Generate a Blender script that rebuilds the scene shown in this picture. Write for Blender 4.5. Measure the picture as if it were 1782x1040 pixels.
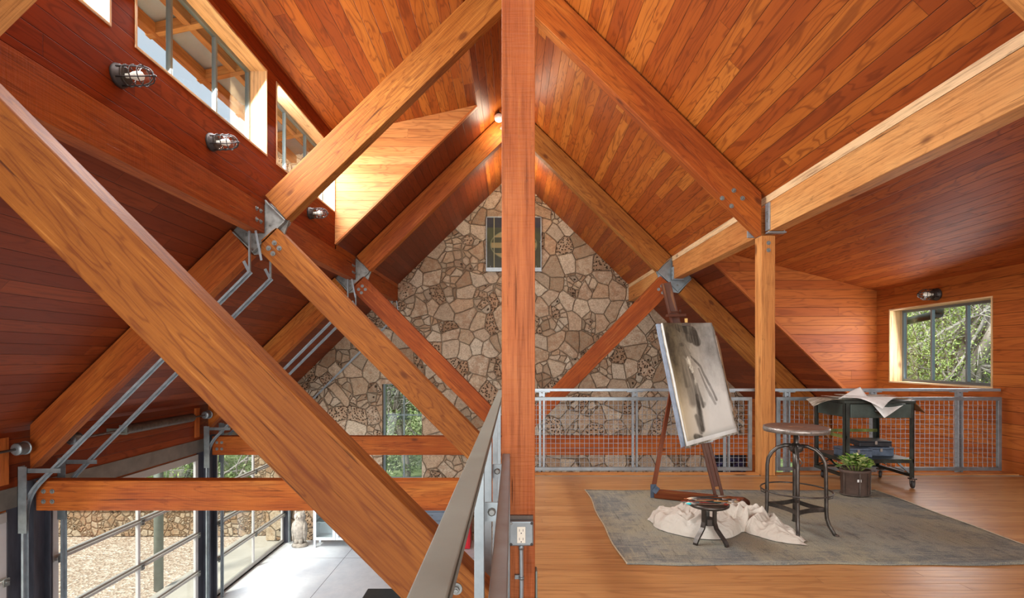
import bpy, bmesh, math, random
from mathutils import Vector, Matrix
random.seed(7)
R = math.radians
C = bpy.context.scene.collection
for o in list(bpy.data.objects): bpy.data.objects.remove(o)
S = bpy.context.scene

# ---------------------------------------------------------------- camera, world, light, exposure
H, F = 1.2, 891.0                      # eye height above the loft floor, focal length in pixels (1782 wide)
cd = bpy.data.cameras.new('camera'); cam = bpy.data.objects.new('camera', cd); C.objects.link(cam)
cam.location = (0, 0, H); cam.rotation_euler = (R(90), 0, 0)
cd.sensor_width = 36; cd.lens = 18.0; cd.shift_y = (625-520)/1782.0
cd.clip_start = 0.02; cd.clip_end = 300
S.camera = cam
S.view_settings.view_transform = 'Standard'; S.view_settings.look = 'None'
S.view_settings.gamma = 1.0; S.view_settings.use_curve_mapping = False
S.view_settings.exposure = 0.45

w = bpy.data.worlds.new('world'); S.world = w; w.use_nodes = True
bg = w.node_tree.nodes['Background']
bg.inputs[0].default_value = (0.74, 0.86, 1.0, 1); bg.inputs[1].default_value = 0.66

def area(name, loc, target, sx, sy, power, col=(1, 1, 1), spread=180):
    l = bpy.data.lights.new(name, 'AREA'); l.shape = 'RECTANGLE'; l.size = sx; l.size_y = sy
    l.energy = power; l.color = col; l.spread = R(spread)
    o = bpy.data.objects.new(name, l); C.objects.link(o); o.location = loc
    o.rotation_euler = (Vector(target)-Vector(loc)).to_track_quat('-Z', 'Y').to_euler()
    return o
# area lamps: added fill behind the camera, daylight stand-ins at doors and windows
area('fill_behind_camera', (0.3, -11, 3.4), (0.3, 11, 2.4), 9.0, 5.5, 520, (1.0, 0.98, 0.96), 120)
area('daylight_loft_window', (5.2, 0.9, 1.4), (0.5, 4.2, 2.0), 3.6, 0.9, 26, (1.0, 0.97, 0.93))
area('fill_behind_camera_low', (-2.5, -8, -1.0), (-1.5, 11, -1.2), 6, 3.0, 150, (1.0, 0.99, 0.97), 120)
for k, yy in enumerate((2.35, 4.44, 6.5)):     # the clerestory windows
    area('daylight_clerestory', (-2.635, yy, 3.79), (1.8, yy+(.3, .8, .5)[k], 0.9), 1.7, 0.78, (85, 105, 75)[k], (0.97, 0.98, 1.0))
area('daylight_cheek', (-2.66, 5.75, 3.79), (-1.0, 7.44, 3.9), 0.25, 0.8, 8, (1.0, 0.98, 0.95))
area('daylight_right_window', (5.24, 6.35, 1.4), (2.5, 6.9, 1.0), 1.4, 0.9, 22, (0.97, 0.98, 1.0))
for k, yy in enumerate((4.0, 7.0, 10.1)):
    area('daylight_door', (-4.72, yy, -1.55), (-1.0, yy, -2.3), 2.3, 2.3, 42, (0.93, 0.965, 1.0))
def lamp(name, loc, power, r, col):
    l = bpy.data.lights.new(name, 'POINT'); l.energy = power; l.shadow_soft_size = r; l.color = col
    o = bpy.data.objects.new(name, l); C.objects.link(o); o.location = loc; return o
# globe lamps under the ridge (their bodies are built with the lamps below)
LAMPS = [(-.21, 8.2, 5.02, 13), (.03, 10.2, 4.75, 40), (.03, 3.9, 4.95, 18), (.03, .6, 4.9, 12)]
for x, y, z, e in LAMPS: lamp('ridge_globe_light', (x, y, z-.16), e, .16, (1.0, .84, .62))
sd = bpy.data.lights.new('sun', 'SUN'); sd.energy = 5.0; sd.angle = R(12); sd.color = (1, .95, .86)
so = bpy.data.objects.new('sun', sd); C.objects.link(so); so.rotation_euler = (R(40), R(0), R(-38))

# ---------------------------------------------------------------- building frame (metres)
XC, XL, XR = 0.027, -2.575, 2.63       # centre line, faces of the two long beams
TA, TB, TC, YW = 2.25, 5.35, 8.45, 11.55
HT = 0.071                             # half thickness of the trusses
GZ = -2.88                             # ground floor
DL, DR = 7.445, 7.37                   # dormer cheeks
XO, XE = -5.07, 5.25                   # outer walls
def ceil(x): return 5.42-0.973*abs(x-XC)
def P(px, py, Y): return Vector(((px-891)*Y/F, Y, H-(py-625)*Y/F))

# ---------------------------------------------------------------- mesh helpers
class MB:
    def __init__(s): s.v = []; s.f = []; s.uv = []; s.sm = []; s.mi = []; s.m = 0
    def face(s, pts, uvs=None, smooth=False):
        n = len(s.v); s.v += [Vector(p) for p in pts]
        s.f.append(list(range(n, n+len(pts)))); s.uv.append(uvs or [(p[0], p[1]) for p in pts])
        s.sm.append(smooth); s.mi.append(s.m)
    def hull8(s, p, ua=None):
        # p: 8 points, 0-3 bottom ring, 4-7 top ring; ua: grain direction
        p = [Vector(q) for q in p]
        if ua is None:
            e = [(p[1]-p[0]), (p[3]-p[0]), (p[4]-p[0])]; ua = max(e, key=lambda q: q.length)
        ua = Vector(ua).normalized()
        k = 0
        for a in ((3, 2, 1, 0), (4, 5, 6, 7), (0, 1, 5, 4), (1, 2, 6, 5), (2, 3, 7, 6), (3, 0, 4, 7)):
            q = [p[i] for i in a]; k += 1
            n = (q[1]-q[0]).cross(q[2]-q[0])
            if n.length < 1e-12: n = (q[2]-q[0]).cross(q[3]-q[0])
            va = n.cross(ua)
            if va.length < 1e-9: va = Vector((0, 0, 1)) if abs(ua.z) < .9 else Vector((1, 0, 0)); uu = n.normalized().cross(va)
            else: uu = ua
            va.normalize()
            s.face(q, [(t.dot(uu), t.dot(va)+k*.37) for t in q])
    def box(s, c, sz, M=None, ua=None):
        c = Vector(c); x, y, z = sz[0]/2, sz[1]/2, sz[2]/2
        p = [Vector(q) for q in ((-x, -y, -z), (x, -y, -z), (x, y, -z), (-x, y, -z), (-x, -y, z), (x, -y, z), (x, y, z), (-x, y, z))]
        if M is not None: p = [M @ q for q in p]; 
        s.hull8([c+q for q in p], ua)
        return s
    def bb(s, x0, x1, y0, y1, z0, z1, ua=None):
        return s.box(((x0+x1)/2, (y0+y1)/2, (z0+z1)/2), (abs(x1-x0), abs(y1-y0), abs(z1-z0)), None, ua)
    def bar(s, p0, p1, w_, h_, up=(0, 0, 1)):
        p0, p1 = Vector(p0), Vector(p1); d = (p1-p0).normalized(); up = Vector(up)
        sd_ = d.cross(up).normalized(); u2 = sd_.cross(d).normalized()
        a = []
        for q in (p0, p1):
            a.append([q-sd_*w_/2-u2*h_/2, q+sd_*w_/2-u2*h_/2, q+sd_*w_/2+u2*h_/2, q-sd_*w_/2+u2*h_/2])
        s.hull8([a[0][0], a[0][1], a[0][2], a[0][3], a[1][0], a[1][1], a[1][2], a[1][3]], d)
        return s
    def prism(s, poly, y0, y1, ua, plane='XZ'):
        # polygon in a plane, extruded along the third axis
        def T(a, b, c):
            return Vector((a, c, b)) if plane == 'XZ' else (Vector((c, a, b)) if plane == 'YZ' else Vector((a, b, c)))
        ua = T(ua[0], ua[1], 0).normalized(); ax = T(0, 0, 1)
        va = ax.cross(ua); n = len(poly)
        f0 = [T(a, b, y0) for a, b in poly]; f1 = [T(a, b, y1) for a, b in poly]
        s.face(f0, [(t.dot(ua), t.dot(va)) for t in f0]); g = list(reversed(f1)); s.face(g, [(t.dot(ua), t.dot(va)+.7) for t in g])
        for i in range(n):
            j = (i+1) % n; q = [f0[j], f0[i], f1[i], f1[j]]
            e = (f0[j]-f0[i])
            if abs(e.normalized().dot(ua)) > .5: s.face(q, [(t.dot(ua), t.dot(ax)+i*.3) for t in q])
            else: s.face(q, [(t.dot(ax), t.dot(va)) for t in q])
        return s
    def tube(s, pts, r, seg=8, closed=False, caps=True):
        pts = [Vector(p) for p in pts]; n = len(pts); rs = r if isinstance(r, (list, tuple)) else [r]*n
        base = len(s.v); prev = None; L = 0; Ls = []
        for i, p in enumerate(pts):
            if closed: d = pts[(i+1) % n]-pts[i-1]
            else: d = pts[min(i+1, n-1)]-pts[max(i-1, 0)]
            d.normalize()
            if prev is None:
                a = d.cross(Vector((0, 0, 1)));
                if a.length < .05: a = d.cross(Vector((1, 0, 0)))
                a.normalize()
            else:
                a = prev-d*prev.dot(d); a.normalize()
            prev = a; b = d.cross(a)
            if i: L += (p-pts[i-1]).length
            Ls.append(L)
            for k in range(seg):
                t = 2*math.pi*k/seg; s.v.append(p+(a*math.cos(t)+b*math.sin(t))*rs[i])
        for i in range(n if closed else n-1):
            j = (i+1) % n
            for k in range(seg):
                l = (k+1) % seg
                s.f.append([base+i*seg+k, base+i*seg+l, base+j*seg+l, base+j*seg+k])
                u0, u1 = Ls[i], Ls[j] if j > i else Ls[i]+.01; c0, c1 = rs[i]*6.28*k/seg, rs[i]*6.28*(k+1)/seg
                s.uv.append([(u0, c0), (u0, c1), (u1, c1), (u1, c0)]); s.sm.append(True); s.mi.append(s.m)
        if caps and not closed:
            for i, rev in ((0, True), (n-1, False)):
                idx = [base+i*seg+k for k in range(seg)]
                s.f.append(idx if not rev else idx[::-1]); s.uv.append([(s.v[q].x, s.v[q].y+s.v[q].z) for q in s.f[-1]]); s.sm.append(False); s.mi.append(s.m)
        return s
    def lathe(s, prof, c=(0, 0, 0), seg=20, M=None, sx=1, sy=1, smooth=True):
        base = len(s.v); c = Vector(c); n = len(prof)
        for r_, z in prof:
            for k in range(seg):
                t = 2*math.pi*k/seg; q = Vector((r_*math.cos(t)*sx, r_*math.sin(t)*sy, z))
                if M is not None: q = M @ q
                s.v.append(c+q)
        for i in range(n-1):
            for k in range(seg):
                l = (k+1) % seg
                s.f.append([base+i*seg+k, base+i*seg+l, base+(i+1)*seg+l, base+(i+1)*seg+k])
                z0, z1 = prof[i][1]+prof[i][0]*.7, prof[i+1][1]+prof[i+1][0]*.7; rr = max(prof[i][0], .02)
                s.uv.append([(rr*6.28*k/seg, z0), (rr*6.28*(k+1)/seg, z0), (rr*6.28*(k+1)/seg, z1), (rr*6.28*k/seg, z1)]); s.sm.append(smooth); s.mi.append(s.m)
        for i, rev in ((0, True), (n-1, False)):
            if prof[i][0] > 1e-4:
                idx = [base+i*seg+k for k in range(seg)]
                s.f.append(idx if not rev else idx[::-1]); s.uv.append([(s.v[q].x, s.v[q].y) for q in s.f[-1]]); s.sm.append(False); s.mi.append(s.m)
        return s
    def build(s, name, mats, parent=None, origin=None, bevel=0, smooth_all=False, sub=0):
        if parent is not None:
            org = Vector((0, 0, 0)); q = parent
            while q is not None: org += Vector(q.location); q = q.parent
        elif origin is not None: org = Vector(origin)
        else:
            xs = [p.x for p in s.v]; ys = [p.y for p in s.v]; zs = [p.z for p in s.v]
            org = Vector(((min(xs)+max(xs))/2, (min(ys)+max(ys))/2, min(zs)))
        me = bpy.data.meshes.new(name)
        me.from_pydata([tuple(p-org) for p in s.v], [], s.f)
        ul = me.uv_layers.new(name='UVMap'); i = 0
        fl = [c for q in s.uv for c in q]
        for i, c in enumerate(fl): ul.data[i].uv = (c[0], c[1])
        for p, q, m_ in zip(me.polygons, s.sm, s.mi): p.use_smooth = q or smooth_all; p.material_index = m_
        bm = bmesh.new(); bm.from_mesh(me); bmesh.ops.remove_doubles(bm, verts=bm.verts, dist=2e-5)
        bmesh.ops.recalc_face_normals(bm, faces=bm.faces); bm.to_mesh(me); bm.free()
        for m_ in (mats if isinstance(mats, (list, tuple)) else [mats]): me.materials.append(m_)
        o = bpy.data.objects.new(name, me); C.objects.link(o); o.location = (0, 0, 0) if parent is not None else org
        o.parent = parent
        if bevel:
            b = o.modifiers.new('bevel', 'BEVEL'); b.width = bevel; b.segments = 2; b.limit_method = 'ANGLE'
        if sub:
            b = o.modifiers.new('sub', 'SUBSURF'); b.levels = sub; b.render_levels = sub
        return o

def thing(name, label, cat, loc=(0, 0, 0), group=None):
    o = bpy.data.objects.new(name, None); C.objects.link(o); o.location = loc; o.empty_display_size = .1
    return tag(o, label, cat, group)
def tag(o, label, cat, group=None, kind=None):
    o['label'] = label; o['category'] = cat
    if group: o['group'] = group
    if kind: o['kind'] = kind
    return o
def st(o, label=None):
    o['kind'] = 'structure'
    if label: o['label'] = label
    return o
def dup(root, loc, rotz=None, label=None, group=None):
    r_ = root.copy(); C.objects.link(r_); r_.location = loc
    if rotz is not None: r_.rotation_euler = (root.rotation_euler[0], root.rotation_euler[1], rotz)
    if label: r_['label'] = label
    if group: r_['group'] = group
    def rec(a, b):
        for ch in list(a.children):
            c = ch.copy(); C.objects.link(c); c.parent = b; rec(ch, c)
    rec(root, r_)
    return r_

# ---------------------------------------------------------------- material helpers
class NT:
    def __init__(s, name):
        s.mat = bpy.data.materials.new(name); s.mat.use_nodes = True; s.t = s.mat.node_tree
        s.b = s.t.nodes['Principled BSDF']; s.out = s.t.nodes['Material Output']
    def n(s, typ, **kw):
        x = s.t.nodes.new(typ)
        for k, v in kw.items(): setattr(x, k, v)
        return x
    def put(s, sock, val):
        if isinstance(val, bpy.types.NodeSocket): s.t.links.new(val, sock)
        elif isinstance(val, (tuple, list)) and len(val) == 3 and sock.type == 'RGBA': sock.default_value = (*val, 1)
        else: sock.default_value = val
    def math(s, op, a, b=0.0, c=None):
        x = s.n('ShaderNodeMath', operation=op); s.put(x.inputs[0], a); s.put(x.inputs[1], b)
        if c is not None: s.put(x.inputs[2], c)
        return x.outputs[0]
    def vec(s, x, y, z=0.0):
        q = s.n('ShaderNodeCombineXYZ'); s.put(q.inputs[0], x); s.put(q.inputs[1], y); s.put(q.inputs[2], z); return q.outputs[0]
    def sep(s, v):
        q = s.n('ShaderNodeSeparateXYZ'); s.put(q.inputs[0], v); return q.outputs
    def noise(s, v, scale, detail=4, rough=.55, dist=0, out=0):
        q = s.n('ShaderNodeTexNoise'); s.put(q.inputs['Vector'], v); q.inputs['Scale'].default_value = scale
        q.inputs['Detail'].default_value = detail; q.inputs['Roughness'].default_value = rough; q.inputs['Distortion'].default_value = dist
        return q.outputs[out]
    def mr(s, v, a, b, c, d, smooth=False):
        q = s.n('ShaderNodeMapRange'); 
        if smooth: q.interpolation_type = 'SMOOTHSTEP'
        s.put(q.inputs[0], v)
        for i, k in enumerate((a, b, c, d)): s.put(q.inputs[i+1], k)
        return q.outputs[0]
    def ramp(s, v, stops, interp='LINEAR'):
        q = s.n('ShaderNodeValToRGB'); q.color_ramp.interpolation = interp; s.put(q.inputs[0], v)
        e = q.color_ramp.elements
        while len(e) < len(stops): e.new(.5)
        for x, (p, c) in zip(e, stops): x.position = p; x.color = (*c, 1)
        return q.outputs[0]
    def mix(s, f, a, b, mode='MIX'):
        q = s.n('ShaderNodeMix', data_type='RGBA', blend_type=mode); s.put(q.inputs[0], f); s.put(q.inputs[6], a); s.put(q.inputs[7], b)
        return q.outputs[2]
    def uv(s): return s.n('ShaderNodeUVMap').outputs[0]
    def obj(s): return s.n('ShaderNodeTexCoord').outputs['Object']
    def gen(s): return s.n('ShaderNodeTexCoord').outputs['Generated']
    def rnd(s): return s.n('ShaderNodeObjectInfo').outputs['Random']
    def bump(s, h, st_=.3, d=.01):
        q = s.n('ShaderNodeBump'); q.inputs['Strength'].default_value = st_; q.inputs['Distance'].default_value = d
        s.put(q.inputs['Height'], h); s.t.links.new(q.outputs[0], s.b.inputs['Normal'])
    def done(s, col=None, rough=None, metal=None, spec=None):
        if col is not None: s.put(s.b.inputs['Base Color'], col)
        if rough is not None: s.put(s.b.inputs['Roughness'], rough)
        if metal is not None: s.put(s.b.inputs['Metallic'], metal)
        if spec is not None: s.put(s.b.inputs['Specular IOR Level'], spec)
        return s.mat

def wood_planks(name, stops, wd=.13, L=2.6, rough=.42, gap=.03, figure=1.0, gapcol=.35, spec=.22):
    m = NT(name); u, v, _ = m.sep(m.uv()); rn = m.rnd()
    r_ = m.math('DIVIDE', v, wd); row = m.math('FLOOR', r_)
    wn = m.n('ShaderNodeTexWhiteNoise', noise_dimensions='1D'); m.put(wn.inputs['W'], m.math('ADD', row, m.math('MULTIPLY', rn, 91.7)))
    uu = m.math('ADD', m.math('DIVIDE', u, L), m.math('MULTIPLY', wn.outputs[0], 7.3)); seg = m.math('FLOOR', uu)
    w2 = m.n('ShaderNodeTexWhiteNoise', noise_dimensions='2D'); m.put(w2.inputs['Vector'], m.vec(m.math('ADD', row, rn), seg))
    wv, wc = w2.outputs[0], m.sep(w2.outputs[1])
    # cathedral figure
    gv = m.vec(m.math('ADD', m.math('MULTIPLY', u, .9), m.math('MULTIPLY', wc[0], 40)), m.math('ADD', m.math('MULTIPLY', v, 7), m.math('MULTIPLY', wc[1], 30)), m.math('MULTIPLY', wc[2], 9))
    n1 = m.noise(gv, 1.0, 2, .5, .6)
    fig = m.math('FRACT', m.math('MULTIPLY', n1, 17)); fig = m.math('PINGPONG', m.math('MULTIPLY', n1, 17), 1.0)
    fig = m.mr(fig, .55, 1.0, 0, 1, True)
    n2 = m.noise(m.vec(m.math('ADD', m.math('MULTIPLY', u, 5), m.math('MULTIPLY', wc[1], 50)), m.math('MULTIPLY', v, 160)), 1.0, 3, .6)
    n3 = m.noise(gv, .6, 2)
    n4 = m.noise(m.vec(m.math('ADD', m.math('MULTIPLY', u, 1.6), m.math('MULTIPLY', wc[2], 50)), m.math('MULTIPLY', v, 46)), 1.0, 4, .65)
    t = m.math('ADD', m.math('ADD', .16, m.math('MULTIPLY', wv, .58)), m.math('MULTIPLY', m.math('SUBTRACT', n3, .5), .55))
    col = m.ramp(t, stops)
    col = m.mix(m.math('MULTIPLY', fig, .55*figure), col, (.12, .02, .004))
    col = m.mix(m.math('MULTIPLY', m.math('SUBTRACT', 1.0, n2), .30), col, (.10, .02, .005))
    col = m.mix(m.math('MULTIPLY', m.mr(n4, .46, .70, 0, 1, True), .34), col, (.13, .022, .004))
    pp = m.math('PINGPONG', r_, .5); e1 = m.mr(pp, gap*.3, gap, 0, 1, True)
    pe = m.math('MULTIPLY', m.math('PINGPONG', uu, .5), L/wd); e2 = m.mr(pe, .004, .02, .25, 1, True)
    e = m.math('MULTIPLY', e1, e2)
    col = m.mix(m.math('MULTIPLY', m.math('SUBTRACT', 1.0, e), 1-gapcol), col, (.02, .005, .002))
    hgt = m.math('ADD', m.math('MULTIPLY', e, 1.0), m.math('MULTIPLY', n2, .05))
    m.bump(hgt, .6, .006)
    return m.done(col, m.mr(n2, 0, 1, rough-.08, rough+.14), spec=spec)

def wood_beam(name, stops, rough=.6, saw=.5, dark=.35):
    m = NT(name); u, v, _ = m.sep(m.uv()); rn = m.rnd()
    o1 = m.math('MULTIPLY', rn, 57.0)
    gv = m.vec(m.math('ADD', m.math('MULTIPLY', u, .55), o1), m.math('ADD', m.math('MULTIPLY', v, 5), o1), 0)
    n1 = m.noise(gv, 1.0, 3, .55, .9)
    fig = m.mr(m.math('PINGPONG', m.math('MULTIPLY', n1, 22), 1.0), .6, 1.0, 0, 1, True)
    n2 = m.noise(m.vec(m.math('ADD', m.math('MULTIPLY', u, 3.5), o1), m.math('MULTIPLY', v, 110)), 1.0, 4, .65)
    # broad hue drift along the beam
    n3 = m.noise(m.vec(m.math('ADD', m.math('MULTIPLY', u, .8), o1), m.math('MULTIPLY', v, 2.2), rn), 1.0, 3, .6)
    t = m.math('ADD', m.math('MULTIPLY', m.math('SUBTRACT', n3, .5), 1.5), m.math('ADD', .28, m.math('MULTIPLY', rn, .44)))
    col = m.ramp(t, stops)
    col = m.mix(m.math('MULTIPLY', fig, dark), col, (.10, .018, .004))
    col = m.mix(m.math('MULTIPLY', m.mr(n2, .5, .75, 0, 1), .45), col, (.10, .022, .006))
    n5 = m.noise(m.vec(m.math('ADD', m.math('MULTIPLY', u, 1.3), o1), m.math('MULTIPLY', v, 34)), 1.0, 5, .7)
    col = m.mix(m.math('MULTIPLY', m.mr(n5, .46, .68, 0, 1, True), .50), col, (.11, .020, .004))
    col = m.mix(m.math('MULTIPLY', m.mr(n5, .44, .30, 0, 1, True), .30), col, (.62, .26, .06))
    # knots
    vo = m.n('ShaderNodeTexVoronoi', feature='F1'); m.put(vo.inputs['Vector'], m.vec(m.math('ADD', m.math('MULTIPLY', u, 1.5), o1), m.math('MULTIPLY', v, 3.2), 0)); vo.inputs['Scale'].default_value = 1.0
    kn = m.mr(m.math('ADD', vo.outputs[0], m.math('MULTIPLY', m.math('SUBTRACT', n2, .5), .06)), .05, .13, 1, 0, True)
    col = m.mix(m.math('MULTIPLY', kn, .75), col, (.07, .014, .004))
    # checks: long thin dark splits, and scattered mill stains
    ck = m.noise(m.vec(m.math('ADD', m.math('MULTIPLY', u, 1.1), o1), m.math('MULTIPLY', v, 34), 3.0), 1.0, 3, .6)
    ckm = m.mr(ck, .66, .70, 0, 1, True)
    sn = m.mr(m.noise(m.vec(m.math('ADD', m.math('MULTIPLY', u, 6), o1), m.math('MULTIPLY', v, 14), 8.0), 1.0, 5, .75), .60, .78, 0, 1, True)
    col = m.mix(m.math('MULTIPLY', ckm, .7), col, (.04, .01, .004))
    col = m.mix(m.math('MULTIPLY', sn, .62), col, (.06, .02, .010))
    # saw marks run across the face
    sw = m.noise(m.vec(m.math('MULTIPLY', u, 75), m.math('MULTIPLY', v, 5), 0), 1.0, 2, .5)
    hg = m.math('ADD', m.math('MULTIPLY', n2, .5), m.math('SUBTRACT', m.math('MULTIPLY', sw, saw), m.math('MULTIPLY', ckm, .8)))
    m.bump(hg, .55, .006)
    return m.done(col, rough, spec=.18)

def simple(name, col, rough=.5, metal=0.0, var=.12, scale=12, bump=0.0, spec=None, stretch=None):
    m = NT(name); c = m.obj()
    if stretch:
        x = m.n('ShaderNodeMapping'); m.put(x.inputs[0], c); x.inputs['Scale'].default_value = stretch; c = x.outputs[0]
    n1 = m.noise(c, scale, 5, .6)
    k = m.mr(n1, .3, .7, 1-var, 1+var)
    cc = m.mix(1.0, col, m.n('ShaderNodeCombineColor').outputs[0] if False else col)
    q = m.n('ShaderNodeVectorMath', operation='SCALE'); q.inputs[0].default_value = col; m.put(q.inputs['Scale'], k)
    if bump: m.bump(n1, bump, .004)
    m.b.inputs['Base Color'].default_value = (*col, 1); m.t.links.new(q.outputs[0], m.b.inputs['Base Color'])
    m.put(m.b.inputs['Roughness'], m.mr(n1, .3, .7, max(0, rough-.08), min(1, rough+.1)))
    m.b.inputs['Metallic'].default_value = metal
    if spec is not None: m.b.inputs['Specular IOR Level'].default_value = spec
    return m.mat

CED = [(0.0, (.22, .040, .007)), (.25, (.34, .070, .010)), (.5, (.44, .113, .015)), (.8, (.53, .165, .025)), (1.0, (.62, .24, .048))]
M = {}
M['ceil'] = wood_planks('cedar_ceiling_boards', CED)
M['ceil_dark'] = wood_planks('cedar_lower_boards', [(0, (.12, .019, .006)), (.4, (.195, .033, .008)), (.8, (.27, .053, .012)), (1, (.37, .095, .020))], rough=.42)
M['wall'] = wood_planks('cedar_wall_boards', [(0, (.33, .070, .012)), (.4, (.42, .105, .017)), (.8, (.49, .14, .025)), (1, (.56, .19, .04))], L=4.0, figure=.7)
M['wall_shaded'] = wood_planks('shaded_cedar_clerestory_boards', [(0, (.19, .026, .006)), (.4, (.25, .040, .008)), (.8, (.32, .062, .012)), (1, (.38, .09, .020))], L=4.0, spec=.06, rough=.6)  # same cedar as the wall boards, with its shade put into darker colours
M['dorm'] = wood_planks('cedar_dormer_boards', [(0, (.30, .058, .010)), (.4, (.40, .086, .014)), (.8, (.48, .12, .020)), (1, (.56, .17, .035))], L=4.0, rough=.5, spec=.12)
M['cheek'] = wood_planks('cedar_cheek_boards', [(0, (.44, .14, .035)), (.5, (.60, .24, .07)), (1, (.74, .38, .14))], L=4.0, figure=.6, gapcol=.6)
M['floor'] = wood_planks('pine_floor_boards', [(0, (.42, .20, .068)), (.5, (.53, .275, .10)), (1, (.62, .345, .14))], wd=.085, L=3.0, rough=.34, gap=.02, figure=.45, gapcol=.55)
M['beam'] = wood_beam('rough_sawn_fir', [(0, (.19, .034, .006)), (.4, (.31, .066, .009)), (.7, (.40, .105, .014)), (1, (.48, .17, .030))])
M['beam_gold'] = wood_beam('weathered_golden_fir', [(0, (.19, .056, .009)), (.45, (.29, .095, .014)), (1, (.40, .165, .034))], dark=.5)
M['post'] = wood_beam('rough_sawn_red_fir', [(0, (.26, .052, .013)), (.5, (.39, .105, .030)), (1, (.52, .19, .07))], saw=1.6, dark=.10)
M['beam_pale'] = wood_beam('pale_fir', [(0, (.44, .15, .038)), (.45, (.57, .24, .068)), (1, (.70, .37, .13))], dark=.16)
M['trim'] = wood_beam('smooth_pale_fir_trim', [(0, (.66, .42, .20)), (.5, (.76, .52, .28)), (1, (.84, .60, .35))], rough=.45, saw=.1, dark=.08)
M['trim_red'] = wood_beam('smooth_cedar_trim', [(0, (.36, .08, .017)), (.5, (.44, .12, .026)), (1, (.52, .17, .045))], rough=.45, saw=.1, dark=.12)
M['galv'] = simple('galvanised_steel', (.25, .28, .29), .42, .7, .22, 9, .05)
M['galv_lt'] = simple('bright_galvanised_steel', (.33, .375, .40), .40, .6, .15, 14)
M['galv_dull'] = simple('dull_mill_steel', (.215, .24, .205), .5, .12, .18, 6, .04)
M['gusset'] = simple('weathered_steel_plate', (.27, .27, .25), .5, .65, .4, 14, .08)
M['bolt'] = simple('zinc_bolt', (.22, .225, .21), .45, .6, .3, 40)
M['rust'] = simple('rusty_spring_steel', (.10, .075, .06), .5, .5, .5, 18, .1)
M['alum'] = simple('anodised_aluminium', (.46, .44, .41), .45, .35, .06, 4)
M['alum_lt'] = simple('pale_aluminium', (.62, .61, .60), .45, .3, .05, 4)
M['col'] = simple('dark_mill_steel_column', (.085, .088, .11), .42, .6, .4, 7, .05, stretch=(1, 1, .2))
M['lintel'] = simple('grey_steel_lintel', (.20, .18, .15), .55, .4, .25, 5)
M['frame'] = simple('blue_grey_window_frame', (.17, .21, .22), .4, .4, .08, 5)
M['bronze'] = simple('dark_cast_fitting', (.055, .045, .040), .5, .5, .3, 20, .1)
M['white'] = simple('ivory_plastic', (.78, .74, .62), .4, 0, .03, 5)
M['black'] = simple('black_slot', (.01, .01, .01), .5, 0, .05, 5)
M['iron'] = simple('worn_dark_iron', (.085, .075, .065), .36, .75, .5, 16, .1)
M['iron_lt'] = simple('worn_steel_band', (.28, .25, .22), .4, .7, .4, 18, .1)
M['glass'] = NT('window_glass').mat
g = NT('clear_glass'); g.b.inputs['Base Color'].default_value = (.97, 1, .99, 1)
tr = g.n('ShaderNodeBsdfTransparent'); tr.inputs[0].default_value = (.95, .98, .97, 1); gl = g.n('ShaderNodeBsdfGlossy'); gl.inputs['Roughness'].default_value = .02
lw = g.n('ShaderNodeLayerWeight'); lw.inputs[0].default_value = .5; fr = g.n('ShaderNodeMath', operation='MULTIPLY_ADD'); g.t.links.new(g.math('POWER', lw.outputs['Facing'], 4.0), fr.inputs[0]); fr.inputs[1].default_value = .35; fr.inputs[2].default_value = .03; mx = g.n('ShaderNodeMixShader')
g.t.links.new(fr.outputs[0], mx.inputs[0]); g.t.links.new(tr.outputs[0], mx.inputs[1]); g.t.links.new(gl.outputs[0], mx.inputs[2]); g.t.links.new(mx.outputs[0], g.out.inputs[0])
M['glass'] = g.mat
b_ = NT('frosted_bulb'); b_.b.inputs['Base Color'].default_value = (.75, .68, .62, 1); b_.b.inputs['Roughness'].default_value = .5
b_.b.inputs['Emission Color'].default_value = (1, .8, .6, 1); b_.b.inputs['Emission Strength'].default_value = .12; M['bulb'] = b_.mat

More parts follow.
